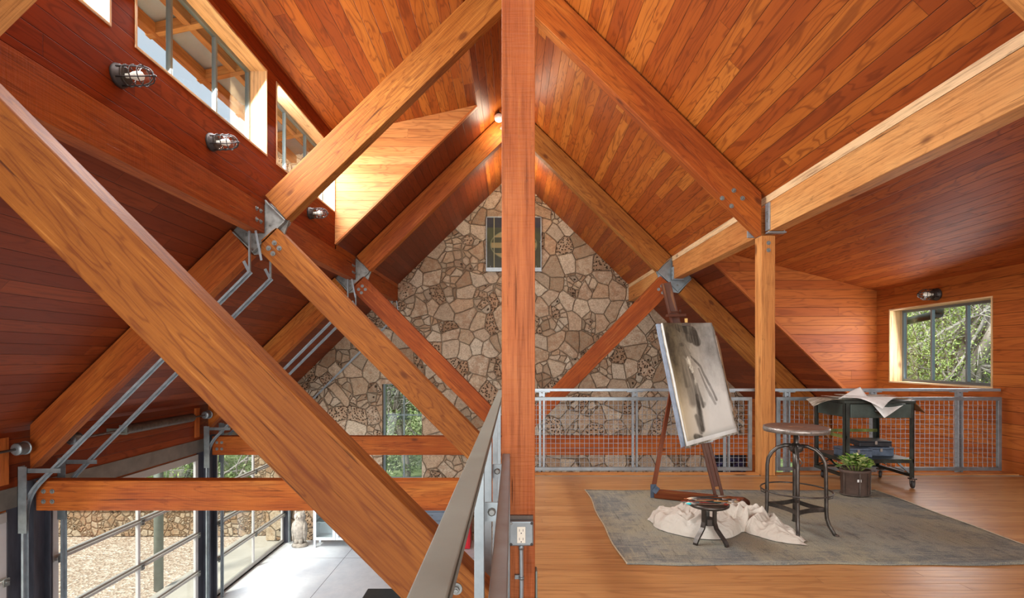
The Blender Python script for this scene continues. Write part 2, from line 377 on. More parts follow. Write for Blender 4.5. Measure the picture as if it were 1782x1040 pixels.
# stone wall
def stone(name, scale, mortar, cols, dist=.10, gapw=.05, bump=1.0):
    m = NT(name); c = m.uv(); u, v, _ = m.sep(c)
    nz = m.n('ShaderNodeTexNoise'); m.put(nz.inputs['Vector'], c); nz.inputs['Scale'].default_value = 3.0; nz.inputs['Detail'].default_value = 3
    off = m.n('ShaderNodeVectorMath', operation='SCALE'); m.t.links.new(nz.outputs['Color'], off.inputs[0]); off.inputs['Scale'].default_value = dist; nz2 = m.n('ShaderNodeTexNoise'); m.put(nz2.inputs['Vector'], c); nz2.inputs['Scale'].default_value = .9; nz2.inputs['Detail'].default_value = 1; o2 = m.n('ShaderNodeVectorMath', operation='SCALE'); m.t.links.new(nz2.outputs['Color'], o2.inputs[0]); o2.inputs['Scale'].default_value = .35; a0 = m.n('ShaderNodeVectorMath', operation='ADD'); m.put(a0.inputs[0], c); m.t.links.new(o2.outputs[0], a0.inputs[1])
    ad = m.n('ShaderNodeVectorMath', operation='ADD'); m.put(ad.inputs[0], a0.outputs[0]); m.t.links.new(off.outputs[0], ad.inputs[1]); cc = ad.outputs[0]
    def vor(sc, feat):
        q = m.n('ShaderNodeTexVoronoi', feature=feat, voronoi_dimensions='2D'); m.put(q.inputs['Vector'], cc); q.inputs['Scale'].default_value = sc; q.inputs['Randomness'].default_value = .95; return q
    A1, A2 = vor(scale, 'F1'), vor(scale, 'DISTANCE_TO_EDGE')
    B1, B2 = vor(scale*1.9, 'F1'), vor(scale*1.9, 'DISTANCE_TO_EDGE')
    ca = m.sep(A1.outputs['Color']); cb = m.sep(B1.outputs['Color'])
    sel = m.math('GREATER_THAN', ca[0], .66)          # some big stones are broken into small ones
    ed = m.mix(sel, A2.outputs[0], m.math('MINIMUM', m.math('MULTIPLY', B2.outputs[0], .55), A2.outputs[0]))
    ed = m.sep(ed)[0] if False else ed
    eg = m.n('ShaderNodeRGBToBW'); m.put(eg.inputs[0], ed); ed = eg.outputs[0]
    rv = m.n('ShaderNodeRGBToBW'); m.put(rv.inputs[0], m.mix(sel, A1.outputs['Color'], B1.outputs['Color'])); id_ = rv.outputs[0]
    idc = m.mix(sel, A1.outputs['Color'], B1.outputs['Color']); i3 = m.sep(idc)
    rough1 = m.noise(c, 9, 8, .72); fine = m.noise(c, 38, 6, .7); blot = m.noise(c, 4.2, 5, .7)
    col = m.ramp(i3[1], cols)
    col = m.mix(m.mr(i3[0], .55, 1.0, 0, .28), col, (.30, .24, .17)); col = m.mix(m.mr(i3[2], .0, .35, .40, 0), col, (.78, .70, .56))
    col = m.mix(m.mr(rough1, .40, .56, .42, 0, True), col, (.27, .19, .12))
    rust = m.mr(m.math('ADD', m.noise(c, 8, 7, .75), m.math('MULTIPLY', i3[2], .20)), .56, .72, 0, 1, True)
    col = m.mix(m.math('MULTIPLY', rust, .5), col, (.34, .15, .065))
    grey = m.mr(m.math('ADD', rough1, m.math('MULTIPLY', i3[0], .18)), .58, .72, 0, 1, True)
    col = m.mix(m.math('MULTIPLY', grey, .45), col, (.17, .13, .09))
    col = m.mix(m.mr(fine, .38, .62, .45, 0), col, (.12, .08, .05))
    # drill-like holes and pitting in some stones
    pv = m.n('ShaderNodeTexVoronoi', feature='F1', voronoi_dimensions='2D'); m.put(pv.inputs['Vector'], cc); pv.inputs['Scale'].default_value = 17
    pit = m.math('MULTIPLY', m.mr(pv.outputs[0], .16, .30, 1, 0, True), m.mr(m.math('ADD', i3[2], m.math('MULTIPLY', rough1, .3)), .98, 1.05, 0, 1, True))
    pit2v = m.n('ShaderNodeTexVoronoi', feature='F1', voronoi_dimensions='2D'); m.put(pit2v.inputs['Vector'], cc); pit2v.inputs['Scale'].default_value = 5.5
    pit2 = m.math('MULTIPLY', m.mr(pit2v.outputs[0], .10, .15, 1, 0, True), m.math('GREATER_THAN', i3[0], .80))
    pits = m.math('MAXIMUM', pit, pit2)
    col = m.mix(m.math('MULTIPLY', pits, .88), col, (.03, .018, .01))
    mo = m.mr(m.math('ADD', ed, m.math('MULTIPLY', m.math('SUBTRACT', rough1, .5), .03)), gapw*.35, gapw, 0, 1, True)
    lip = m.mr(ed, gapw*.2, gapw*.9, 0, 1, True)
    col = m.mix(mo, mortar, col)
    hg = m.math('ADD', m.mr(ed, 0, gapw*2.6, 0, 1, True), m.math('ADD', m.math('MULTIPLY', rough1, .7), m.math('MULTIPLY', fine, .25)))
    hg = m.math('ADD', m.math('SUBTRACT', hg, m.math('MULTIPLY', pits, 1.1)), m.math('MULTIPLY', id_, .8))
    m.bump(hg, bump, .035)
    return m.done(col, .85, spec=.2)
SC = [(0, (.38, .27, .17)), (.2, (.56, .40, .26)), (.4, (.68, .52, .35)), (.6, (.77, .63, .46)), (.8, (.62, .41, .25)), (1, (.80, .69, .52))]
M['stone'] = stone('limestone_rubble_wall', 2.9, (.27, .20, .13), SC, dist=.05, gapw=.021)
M['stone_out'] = stone('sunlit_dry_stone', 7.0, (.26, .17, .10), [(0, (.40, .27, .16)), (.5, (.55, .40, .26)), (1, (.66, .52, .36))], gapw=.07)

m = NT('polished_concrete'); c = m.obj(); n1 = m.noise(c, .9, 6, .65, .6); n2 = m.noise(c, 7, 6, .7)
u, v, _ = m.sep(c)
jt = m.math('MINIMUM', m.mr(m.math('PINGPONG', m.math('ADD', u, .55), 1.52), .003, .008, 0, 1), m.mr(m.math('PINGPONG', m.math('ADD', v, .1), 1.55), .003, .008, 0, 1))
col = m.mix(m.mr(n1, .35, .7, 0, 1), (.60, .63, .66), (.72, .72, .72)); col = m.mix(m.mr(n2, .4, .75, 0, .3), col, (.36, .40, .44))
col = m.mix(jt, (.08, .08, .08), col)
M['conc'] = m.done(col, m.mr(n1, .3, .7, .25, .5), spec=.4)
m = NT('gravel'); c = m.obj(); v1 = m.n('ShaderNodeTexVoronoi'); m.put(v1.inputs['Vector'], c); v1.inputs['Scale'].default_value = 22
n2 = m.noise(c, 1.3, 5, .7)
col = m.ramp(m.sep(v1.outputs['Color'])[0], [(0, (.30, .21, .15)), (.4, (.48, .37, .28)), (.8, (.62, .50, .40)), (1, (.74, .64, .54))])
col = m.mix(m.mr(n2, .35, .7, 0, .25), col, (.30, .20, .13)); m.bump(v1.outputs[0], .8, .03); M['gravel'] = m.done(col, .9, spec=.1)
M['apron'] = simple('pale_concrete_apron', (.44, .40, .34), .8, 0, .12, 2)
m = NT('worn_rug'); c = m.uv(); u, v, _ = m.sep(c)
a = m.noise(m.vec(m.math('MULTIPLY', u, 5), m.math('MULTIPLY', v, 42)), 1, 6, .75); b = m.noise(m.vec(m.math('MULTIPLY', u, 46), m.math('MULTIPLY', v, 4.0)), 1, 6, .75)
big = m.noise(c, 1.3, 4, .6); mid = m.noise(c, 5.5, 6, .75); fine = m.noise(c, 170, 3, .7)
eu = m.math('MINIMUM', m.math('SUBTRACT', u, .665), m.math('SUBTRACT', 3.31, u)); ev = m.math('MINIMUM', m.math('SUBTRACT', v, 2.985), m.math('SUBTRACT', 4.68, v)); ed = m.math('MINIMUM', eu, ev)
bd = m.math('ADD', m.mr(ed, .10, .42, .14, -.02, True), m.math('MULTIPLY', m.math('SUBTRACT', big, .5), .5))
col = m.mix(m.mr(big, .40, .62, 0, 1, True), (.40, .375, .27), (.36, .36, .30))
bl = m.mr(m.math('ADD', mid, bd), .50, .74, 0, .8, True)
col = m.mix(m.math('MULTIPLY', bl, m.mr(a, .38, .58, .25, .95, True)), col, (.14, .16, .18))
col = m.mix(m.math('MULTIPLY', m.mr(b, .55, .63, 0, 1, True), .65), col, (.46, .43, .30))
col = m.mix(m.math('MULTIPLY', m.mr(a, .44, .34, 0, 1, True), .60), col, (.48, .45, .33))
col = m.mix(m.math('MULTIPLY', m.mr(b, .44, .36, 0, 1, True), .55), col, (.085, .085, .075))
col = m.mix(m.mr(fine, .35, .65, .55, 0), col, (.05, .045, .03)); m.bump(m.math('ADD', fine, a), .8, .004); M['rug'] = m.done(col, .95, spec=.05)
M['rug_edge'] = simple('pale_rug_binding', (.46, .40, .28), .9, 0, .2, 40)
m = NT('cream_cotton_cloth'); c = m.obj(); q = m.n('ShaderNodeMapping'); m.put(q.inputs[0], c); q.inputs['Rotation'].default_value = (0, 0, .5); q.inputs['Scale'].default_value = (1, 2.2, 1)
w1 = m.math('ABSOLUTE', m.math('SUBTRACT', m.noise(q.outputs[0], 9, 3, .5, .8), .5)); w2 = m.math('ABSOLUTE', m.math('SUBTRACT', m.noise(c, 22, 2, .5, .5), .5)); wv_ = m.noise(c, 300, 2)
m.bump(m.math('ADD', m.math('ADD', m.math('MULTIPLY', w1, 3.0), w2), m.math('MULTIPLY', wv_, .03)), .35, .02)
M['canvas'] = m.done(m.mix(m.mr(m.noise(c, 5, 4, .6), .35, .7, 0, 1), (.55, .51, .44), (.47, .42, .35)), .92, spec=.05)
M['easel'] = wood_beam('dark_stained_hardwood', [(0, (.040, .014, .008)), (.5, (.075, .027, .014)), (1, (.13, .05, .026))], rough=.45, saw=.15, dark=.3)
M['easel_red'] = wood_beam('reddish_stained_hardwood', [(0, (.09, .020, .007)), (.5, (.15, .036, .011)), (1, (.21, .06, .02))], rough=.42, saw=.15, dark=.25)
M['seatwood'] = wood_beam('worn_seat_wood', [(0, (.07, .042, .03)), (.5, (.13, .08, .058)), (1, (.21, .14, .10))], rough=.6, saw=.2, dark=.2)
M['paper'] = simple('off_white_paper', (.80, .80, .76), .8, 0, .06, 5)
M['paper_br'] = simple('brown_kraft_paper', (.28, .16, .07), .85, 0, .2, 6)
M['cart'] = simple('worn_green_black_paint', (.024, .030, .024), .42, .3, .7, 9, .05)
M['cart_green'] = simple('chipped_green_paint', (.042, .060, .050), .42, .2, .35, 10)
M['cart_lime'] = simple('worn_olive_paint', (.13, .16, .035), .5, .2, .6, 14)
M['bluebox'] = simple('blue_grey_painted_tin', (.085, .115, .16), .48, .35, .35, 22, .05)
M['blackcase'] = simple('black_painted_tin', (.022, .025, .030), .35, .3, .3, 12)
M['rubber'] = simple('black_caster_rubber', (.03, .028, .026), .6, 0, .2, 20)
M['pot'] = simple('old_brown_fibre_pot', (.085, .052, .038), .7, 0, .3, 18, .2)
M['red'] = simple('red_enamel', (.62, .010, .022), .35, 0, .05, 3)
M['cabw'] = simple('white_enamel_cabinet', (.66, .70, .74), .35, .2, .05, 3)
M['cabg'] = simple('slate_blue_steel_drawers', (.15, .18, .22), .4, .4, .15, 4)
M['owl'] = simple('weathered_cast_stone', (.30, .26, .215), .9, 0, .4, 14, .6)
M['soffit'] = simple('blue_grey_metal_roof', (.42, .52, .57), .6, .0, .12, 3)
M['gutter'] = simple('dark_green_gutter', (.03, .05, .045), .4, .3, .1, 3)
M['bark'] = simple('grey_cedar_bark', (.30, .265, .235), .9, 0, .45, 9, .6, stretch=(1, 1, .3))
M['twig'] = simple('bleached_twigs', (.42, .39, .37), .9, 0, .2, 9)
def leafmat(name, cols, sc=3.5):
    m = NT(name); n1 = m.noise(m.obj(), sc, 3, .6); n2 = m.noise(m.obj(), 25, 2)
    col = m.ramp(m.math('ADD', m.math('MULTIPLY', n1, .7), m.math('MULTIPLY', n2, .3)), cols)
    ri = m.n('ShaderNodeNewGeometry').outputs['Random Per Island']
    col = m.mix(m.mr(ri, .55, 1.0, 0, .75), col, cols[-1][1]); col = m.mix(m.mr(ri, .0, .35, .8, 0), col, cols[0][1])
    return m.done(col, .7, spec=.15)
M['leaf'] = leafmat('juniper_foliage', [(.32, (.10, .17, .04)), (.45, (.28, .42, .11)), (.58, (.50, .65, .22)), (.72, (.66, .76, .36))])
M['leaf2'] = leafmat('dusty_green_foliage', [(.32, (.07, .12, .04)), (.5, (.20, .29, .11)), (.65, (.38, .46, .22)), (.75, (.52, .56, .36))])
M['hill'] = leafmat('wooded_hillside', [(.30, (.035, .055, .02)), (.45, (.10, .155, .05)), (.6, (.22, .26, .12)), (.72, (.34, .34, .22))])
M['potleaf'] = leafmat('glossy_variegated_leaves', [(.36, (.045, .13, .02)), (.5, (.12, .30, .04)), (.56, (.35, .45, .08)), (.68, (.80, .80, .40))], 30)
M['potleaf'].node_tree.nodes['Principled BSDF'].inputs['Roughness'].default_value = .3
# ---------------------------------------------------------------- the shell
def plank_slab(name, pts, thick, along, mat, label=None):
    # pts: quad of the visible face; thick: vector away from the room; boards run along 'along'
    b = MB(); p = [Vector(q) for q in pts]; t = Vector(thick)
    b.hull8(p+[q+t for q in p], along); return st(b.build(name, mat), label)
def grid_wall(name, axis, pos, tvec, us, vs, holes, mat, along='u', extra=None, label=None):
    # wall in the YZ ('X') or XZ ('Y') plane, with rectangular holes (u0,u1,v0,v1); tvec = thickness away from room
    U = sorted(set(list(us)+[h[0] for h in holes]+[h[1] for h in holes])); V = sorted(set(list(vs)+[h[2] for h in holes]+[h[3] for h in holes]))
    def T(u_, v_, k): return Vector((pos+k*tvec, u_, v_)) if axis == 'X' else Vector((u_, pos+k*tvec, v_))
    def solid(i, j):
        if i < 0 or j < 0 or i >= len(U)-1 or j >= len(V)-1: return False
        uc, vc = (U[i]+U[i+1])/2, (V[j]+V[j+1])/2
        return not any(h[0] < uc < h[1] and h[2] < vc < h[3] for h in holes)
    b = MB()
    for i in range(len(U)-1):
        for j in range(len(V)-1):
            if not solid(i, j): continue
            u0, u1, v0, v1 = U[i], U[i+1], V[j], V[j+1]
            for k in (0, 1): b.face([T(u0, v0, k), T(u1, v0, k), T(u1, v1, k), T(u0, v1, k)], [(u0, v0), (u1, v0), (u1, v1), (u0, v1)])
            for (di, dj, a, c2) in ((-1, 0, (u0, v0), (u0, v1)), (1, 0, (u1, v0), (u1, v1)), (0, -1, (u0, v0), (u1, v0)), (0, 1, (u0, v1), (u1, v1))):
                if not solid(i+di, j+dj):
                    q = [T(*a, 0), T(*c2, 0), T(*c2, 1), T(*a, 1)]
                    b.face(q, [(a[0]+a[1], 0), (c2[0]+c2[1], 0), (c2[0]+c2[1], tvec), (a[0]+a[1], tvec)])
    return st(b.build(name, mat), label)

Y0 = -3.0
# floors
b = MB(); b.bb(-.07, XE, Y0, 5.40, -.05, 0, (1, 0, 0)); o = st(b.build('floor', M['floor']), 'honey coloured loft floor boards')
b = MB(); b.bb(XO-.1, XE+.2, Y0, YW+.3, GZ-.2, GZ); st(b.build('floor_ground', M['conc']), 'pale polished concrete floor of the lower level')
b = MB(); b.bb(-.03, XE, Y0, 5.26, -.34, -.052, (1, 0, 0)); b.bb(-.07, XE, 5.26, 5.40, -.34, -.052, (1, 0, 0)); st(b.build('trim_loft_edge', M['beam_pale']), 'timber edge under the loft floor')
b = MB(); b.bb(.11, 2.56, 5.30, 5.398, .0005, .012, (1, 0, 0)); b.bb(2.73, XE, 5.30, 5.398, .0005, .012, (1, 0, 0)); st(b.build('trim_floor_nosing', M['beam_pale']), 'pale nosing board along the loft edge')
b = MB(); b.bb(.11, 2.56, 5.262, 5.276, .0005, .004); b.bb(2.73, XE, 5.262, 5.276, .0005, .004); st(b.build('trim_floor_strip', M['galv_dull']))

# roof: main slopes
TH = Vector((0, 0, .12))
def slope(name, xa, xb, ya, yb, mat, za=None, zb=None, label=None):
    za = ceil(xa) if za is None else za; zb = ceil(xb) if zb is None else zb
    return plank_slab(name, [(xa, ya, za), (xb, ya, zb), (xb, yb, zb), (xa, yb, za)], TH, (0, 1, 0), mat, label)
slope('ceiling_right_slope', XC, XR+.02, Y0, YW+.3, M['ceil'], label='right slope of the cedar board ceiling')
slope('ceiling_right_lower', XR+.02, XE+.15, DR+.1, YW+.3, M['ceil_dark'], label='lower right slope beyond the loft')
slope('ceiling_left_ridge', -.51, XC, Y0, YW+.3, M['ceil'], label='upper strip of the left ceiling slope')
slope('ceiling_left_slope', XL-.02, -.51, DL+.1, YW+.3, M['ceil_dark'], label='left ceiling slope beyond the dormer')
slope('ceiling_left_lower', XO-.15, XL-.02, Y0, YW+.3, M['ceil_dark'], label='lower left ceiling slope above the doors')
slope('ceiling_dormer_left', XL-.25, -.51, Y0, DL, M['ceil'], 4.45-.06, ceil(-.51), label='shallow board ceiling over the clerestory')
slope('ceiling_dormer_right', XR+.14, XE+.1, Y0, DR, M['dorm'], 2.812, 2.16, label='low shallow ceiling over the right of the loft')
# dormer cheeks
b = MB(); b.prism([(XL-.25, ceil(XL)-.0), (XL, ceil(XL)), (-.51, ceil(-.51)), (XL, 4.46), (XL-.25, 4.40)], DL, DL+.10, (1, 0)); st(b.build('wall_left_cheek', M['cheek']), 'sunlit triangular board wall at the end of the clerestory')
b = MB(); b.prism([(2.66, ceil(2.66)), (XE+.05, ceil(XE+.05)), (XE+.05, 2.24), (XR+.14, 2.88)], DR, DR+.10, (1, 0)); st(b.build('wall_right_cheek', M['wall']), 'board wall where the right dormer meets the roof')
b = MB(); b.bar((XR+.05, DR-.012, ceil(XR+.05)-.018), (XE, DR-.012, ceil(XE)-.018), .024, .04, (0, 0, 1)); st(b.build('trim_right_cheek', M['trim_red']))
b = MB(); b.bar((XL, DL-.008, ceil(XL)-.012), (-.51, DL-.008, ceil(-.51)-.012), .016, .026, (0, 0, 1)); st(b.build('trim_left_cheek', M['trim_red']))
# left clerestory wall with window openings
WZ0, WZ1 = 3.33, 4.235
CW = [(1.41, 3.286), (3.495, 5.38), (5.59, 7.44)]
grid_wall('wall_left_clerestory', 'X', XL, -.22, (Y0, DL), (2.81, 4.47), [(a, c2, WZ0, WZ1) for a, c2 in CW], M['wall_shaded'], label='board wall under and between the clerestory windows')
def window(name, X, sx, y0, y1, z0, z1, nm, trimm, dep=.165, depth2=.05, label=None, fmat='frame'):
    # opening in a YZ wall; sx = outward direction (-1 or 1)
    root = bpy.data.objects.new(name, None); C.objects.link(root); root.location = (X, (y0+y1)/2, z0); st(root, label)
    b = MB(); xi, xo = X-.006*sx, X+(dep)*sx; t = .018
    b.bb(xi, xo, y0+.001, y1-.001, z0, z0+t, (0, 1, 0)); b.bb(xi, xo, y0+.001, y1-.001, z1-t, z1-.001, (0, 1, 0))
    b.build('sill_and_head', M[trimm], root)
    b = MB(); b.bb(xi, xo, y0+.001, y0+t, z0+t, z1-t, (0, 0, 1)); b.bb(xi, xo, y1-t, y1-.001, z0+t, z1-t, (0, 0, 1)); b.build('side_casing', M[trimm], root)
    xa, xb = X+dep*sx, X+(dep+.04)*sx; f = .032
    b = MB(); b.bb(xa, xb, y0+t, y1-t, z0+t, z0+t+f); b.bb(xa, xb, y0+t, y1-t, z1-t-f, z1-t); b.bb(xa, xb, y0+t, y0+t+f, z0+t+f, z1-t-f); b.bb(xa, xb, y1-t-f, y1-t, z0+t+f, z1-t-f)
    b.build('window_frame', M[fmat], root, bevel=.003)
    for k in range(1, nm):
        yy = y0+(y1-y0)*k/nm; b = MB(); b.bb(xa, xb, yy-.014, yy+.014, z0+t+f, z1-t-f); b.build('mullion', M[fmat], root, bevel=.003)
    b = MB(); b.bb(X+(dep+.018)*sx, X+(dep+.022)*sx, y0+t+.01, y1-t-.01, z0+t+.01, z1-t-.01); b.build('glass_pane', M['glass'], root)
    return root
for k, (a, c2) in enumerate(CW):
    window('window_%d' % (k+1), XL, -1, a, c2, WZ0, WZ1, 3, 'trim', label=['clerestory window at the top left corner', 'three light clerestory window between the two near wall lamps', 'far clerestory window behind the diagonal rafter'][k])
# right wall
RW = [(5.59, 7.126, .88, 1.893), (9.55, 10.65, -1.9, -.72), (3.1, 4.64, .88, 1.893), (.6, 2.14, .88, 1.893), (-1.9, -.36, .88, 1.893)]
grid_wall('wall_right', 'X', XE, .25, (Y0, DR), (GZ, 2.20), [h for h in RW if h[1] < 7.3], M['wall'], label='cedar board wall right of the loft')
grid_wall('wall_right_far', 'X', XE, .25, (DR, YW+.3), (GZ, .40), [RW[1]], M['wall'], label='cedar board wall beyond the loft')
window('window_4', XE, 1, *RW[0], 3, 'trim', label='three light window looking into green trees')
window('window_5', XE, 1, *RW[1], 2, 'trim', label='low window of the ground floor seen under the loft rail')
for k, h in enumerate(RW[2:]): window('window_%d' % (6+k), XE, 1, *h, 3, 'trim')
# stone gable
WX0, WX1, WB0, WB1 = -2.93, -2.035, -1.75, .643
grid_wall('wall_stone', 'Y', YW, .42, (-5.55, 5.55), (GZ, 5.9), [(WX0, WX1, WB0, WB1)], M['stone'], label='gable wall of irregular limestone rubble')
root = bpy.data.objects.new('window_9', None); C.objects.link(root); root.location = ((WX0+WX1)/2, YW+.2, WB0); st(root, 'tall gridded window in the stone gable')
b = MB(); f = .04; ya, yb = YW+.16, YW+.21
b.bb(WX0, WX0+f*1.3, ya-.06, yb, WB0, WB1); b.bb(WX1-f*.6, WX1, ya, yb, WB0, WB1); b.bb(WX0, WX1, ya, yb, WB1-f*.7, WB1); b.bb(WX0, WX1, ya, yb, WB0, WB0+f); b.build('window_frame', M['frame'], root)
xm = (-190.5/77.14)
b = MB(); b.bb(xm-.014, xm+.014, ya, yb, WB0, WB1); b.build('mullion', M['frame'], root)
for k in range(1, 4):
    b = MB(); zz = WB1-.715*k; b.bb(WX0, WX1, ya+.01, yb-.01, zz-.011, zz+.011); b.build('glazing_bar', M['frame'], root)
b = MB(); b.bb(WX0+.02, WX1-.01, YW+.185, YW+.189, WB0+.02, WB1-.02); b.build('glass_pane', M['glass'], root)

# left garage wall: boards above, steel lintel
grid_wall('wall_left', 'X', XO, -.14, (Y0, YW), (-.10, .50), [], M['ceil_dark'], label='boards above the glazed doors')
b = MB(); b.bb(XO-.08, XO-.0, Y0, YW, -.31, -.10); b.bb(XO-.16, XO+.012, Y0, YW, -.125, -.10); st(b.build('trim_lintel', M['lintel']), 'grey steel lintel over the doors')
b = MB(); b.bb(XO-.09, XO-.03, Y0, YW, -.335, -.312, (0, 1, 0)); st(b.build('trim_lintel_batten', M['trim_red']))
# sectional glazed doors
def gdoor(name, y0, y1, label):
    root = bpy.data.objects.new(name, None); C.objects.link(root); root.location = (XO, (y0+y1)/2, GZ); st(root, label)
    xa, xb = XO-.045, XO
    zs = [-2.83, -2.235, -1.62, -1.01, -.385]; ym = (y0+y1)/2
    for k, z in enumerate(zs):
        b = MB(); hh = .035 if k not in (0, 4) else .05
        b.bb(xa, xb, y0, y1, z-hh, z+hh, (0, 1, 0))
        if k not in (0, 4): b.bb(xb, xb+.035, y0+.01, y1-.01, z-.02, z+.012, (0, 1, 0))
        b.build('rail', M['alum'], root, bevel=.003)
    for yy, wd in ((y0+.035, .07), (ym, .045), (y1-.035, .07)):
        b = MB(); b.bb(xa+.003, xb-.003, yy-wd/2, yy+wd/2, GZ+.04, -.35, (0, 0, 1)); b.build('stile', M['alum_lt'], root, bevel=.003)
    b = MB(); b.bb(XO-.024, XO-.02, y0+.05, y1-.05, GZ+.06, -.36); b.build('glass_pane', M['glass'], root)
    b = MB()
    for z in zs[1:4]:
        for yy in (y0+.05, ym, y1-.05): b.bb(XO+.036, XO+.05, yy-.03, yy+.03, z-.045, z+.03); b.tube([(XO+.05, yy-.02, z), (XO+.05, yy+.02, z)], .012, 8)
    b.build('hinge', M['bolt'], root)
    b = MB(); b.bb(XO-.04, XO+.0, y0, y1, GZ+.001, GZ+.03); b.build('bottom_seal', M['black'], root)
    return root
gdoor('door_1', 2.55, 5.14, 'glazed sectional door at the far left edge'); gdoor('door_2', 5.66, 8.28, 'glazed sectional door between the two steel columns'); gdoor('door_3', 8.76, 11.38, 'glazed sectional door nearest the stone gable')
b = MB(); b.bb(-.55, -.2, 11.0, 11.01, GZ, GZ+.01)
# columns between the doors
for k, (yc, lab) in enumerate(((5.42, 'dark steel column left of the middle glazed door'), (8.53, 'dark steel column between the two far glazed doors'))):
    b = MB(); x0, x1 = XO-.03, XO+.10
    b.bb(x0, x1, yc-.10, yc-.088, GZ, -.06); b.bb(x0, x1, yc+.088, yc+.10, GZ, -.06); b.bb((x0+x1)/2-.006, (x0+x1)/2+.006, yc-.088, yc+.088, GZ, -.06)
    b.bb(x0, x0+.02, yc-.26, yc-.10, GZ, -.06); b.bb(x0, x0+.02, yc+.10, yc+.24, GZ, -.06)
    tag(b.build('steel_column', M['col']), lab, 'column', 'steel columns of the door wall')
b = MB(); b.bb(XO-.03, XO+.09, 11.40, 11.54, GZ, -.06); tag(b.build('steel_column', M['col']), 'narrow steel post where the glazed doors meet the stone wall', 'column', 'steel columns of the door wall')
# friezes above the long beams
b = MB(); b.bb(XR, XR+.02, Y0, YW, 2.812, ceil(XR)+.01, (0, 1, 0)); st(b.build('trim_right_frieze', M['trim']), 'pale board between right beam and ceiling')
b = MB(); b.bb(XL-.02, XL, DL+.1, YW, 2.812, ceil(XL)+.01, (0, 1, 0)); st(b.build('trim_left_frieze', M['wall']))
# wall closing behind the camera: low parapets and corner piers, the end left open to let light in
b = MB(); b.bb(-5.2, -4.9, Y0-.1, Y0, GZ, .5); b.bb(4.95, 5.4, Y0-.1, Y0, GZ, 2.2); b.bb(-5.2, 5.4, Y0-.1, Y0, GZ-.05, GZ+.3); b.bb(-5.2, 5.4, Y0-.1, Y0, -.3, 0); st(b.build('wall_front', M['wall']))

# ---------------------------------------------------------------- timber frame
_bm = {}
def bolt(parent, p, axis='-Y', r=.022, mat='bolt'):
    key = (axis, round(r, 4))
    if key not in _bm:
        b = MB(); Mx = {'-Y': Matrix.Rotation(R(90), 3, 'X'), '+X': Matrix.Rotation(R(90), 3, 'Y'), '-X': Matrix.Rotation(R(-90), 3, 'Y')}[axis]
        b.lathe([(r, 0), (r, r*.16), (r*.97, r*.2)], (0, 0, 0), 16, Mx); b.lathe([(r*.58, r*.2), (r*.58, r*.62), (r*.5, r*.7)], (0, 0, 0), 6, Mx, smooth=False)
        b.lathe([(r*.3, r*.7), (r*.28, r*.95)], (0, 0, 0), 10, Mx)
        o = b.build('bolt', M[mat], origin=(0, 0, 0)); _bm[key] = o.data; bpy.data.objects.remove(o)
    o = bpy.data.objects.new('bolt', _bm[key]); C.objects.link(o); o.parent = parent
    o.location = Vector(p)-Vector(parent.location); return o
def timber(name, poly, y0, y1, ua, mat, label, cat='rafter', group=None, bolts=(), br=.022):
    b = MB(); b.prism(poly, y0, y1, ua); o = b.build(name, M[mat], bevel=.007); tag(o, label, cat, group)
    for (x, z) in bolts: bolt(o, (x, y0, z), '-Y', br)
    return o
rt = lambda d: 5.40-.975*d            # top / bottom of the rafters against distance from the centre
rb = lambda d: 4.945-.975*d
def sx(side, d): return XC+side*d
names = {TA: 'nearest', TB: 'middle', TC: 'farthest'}
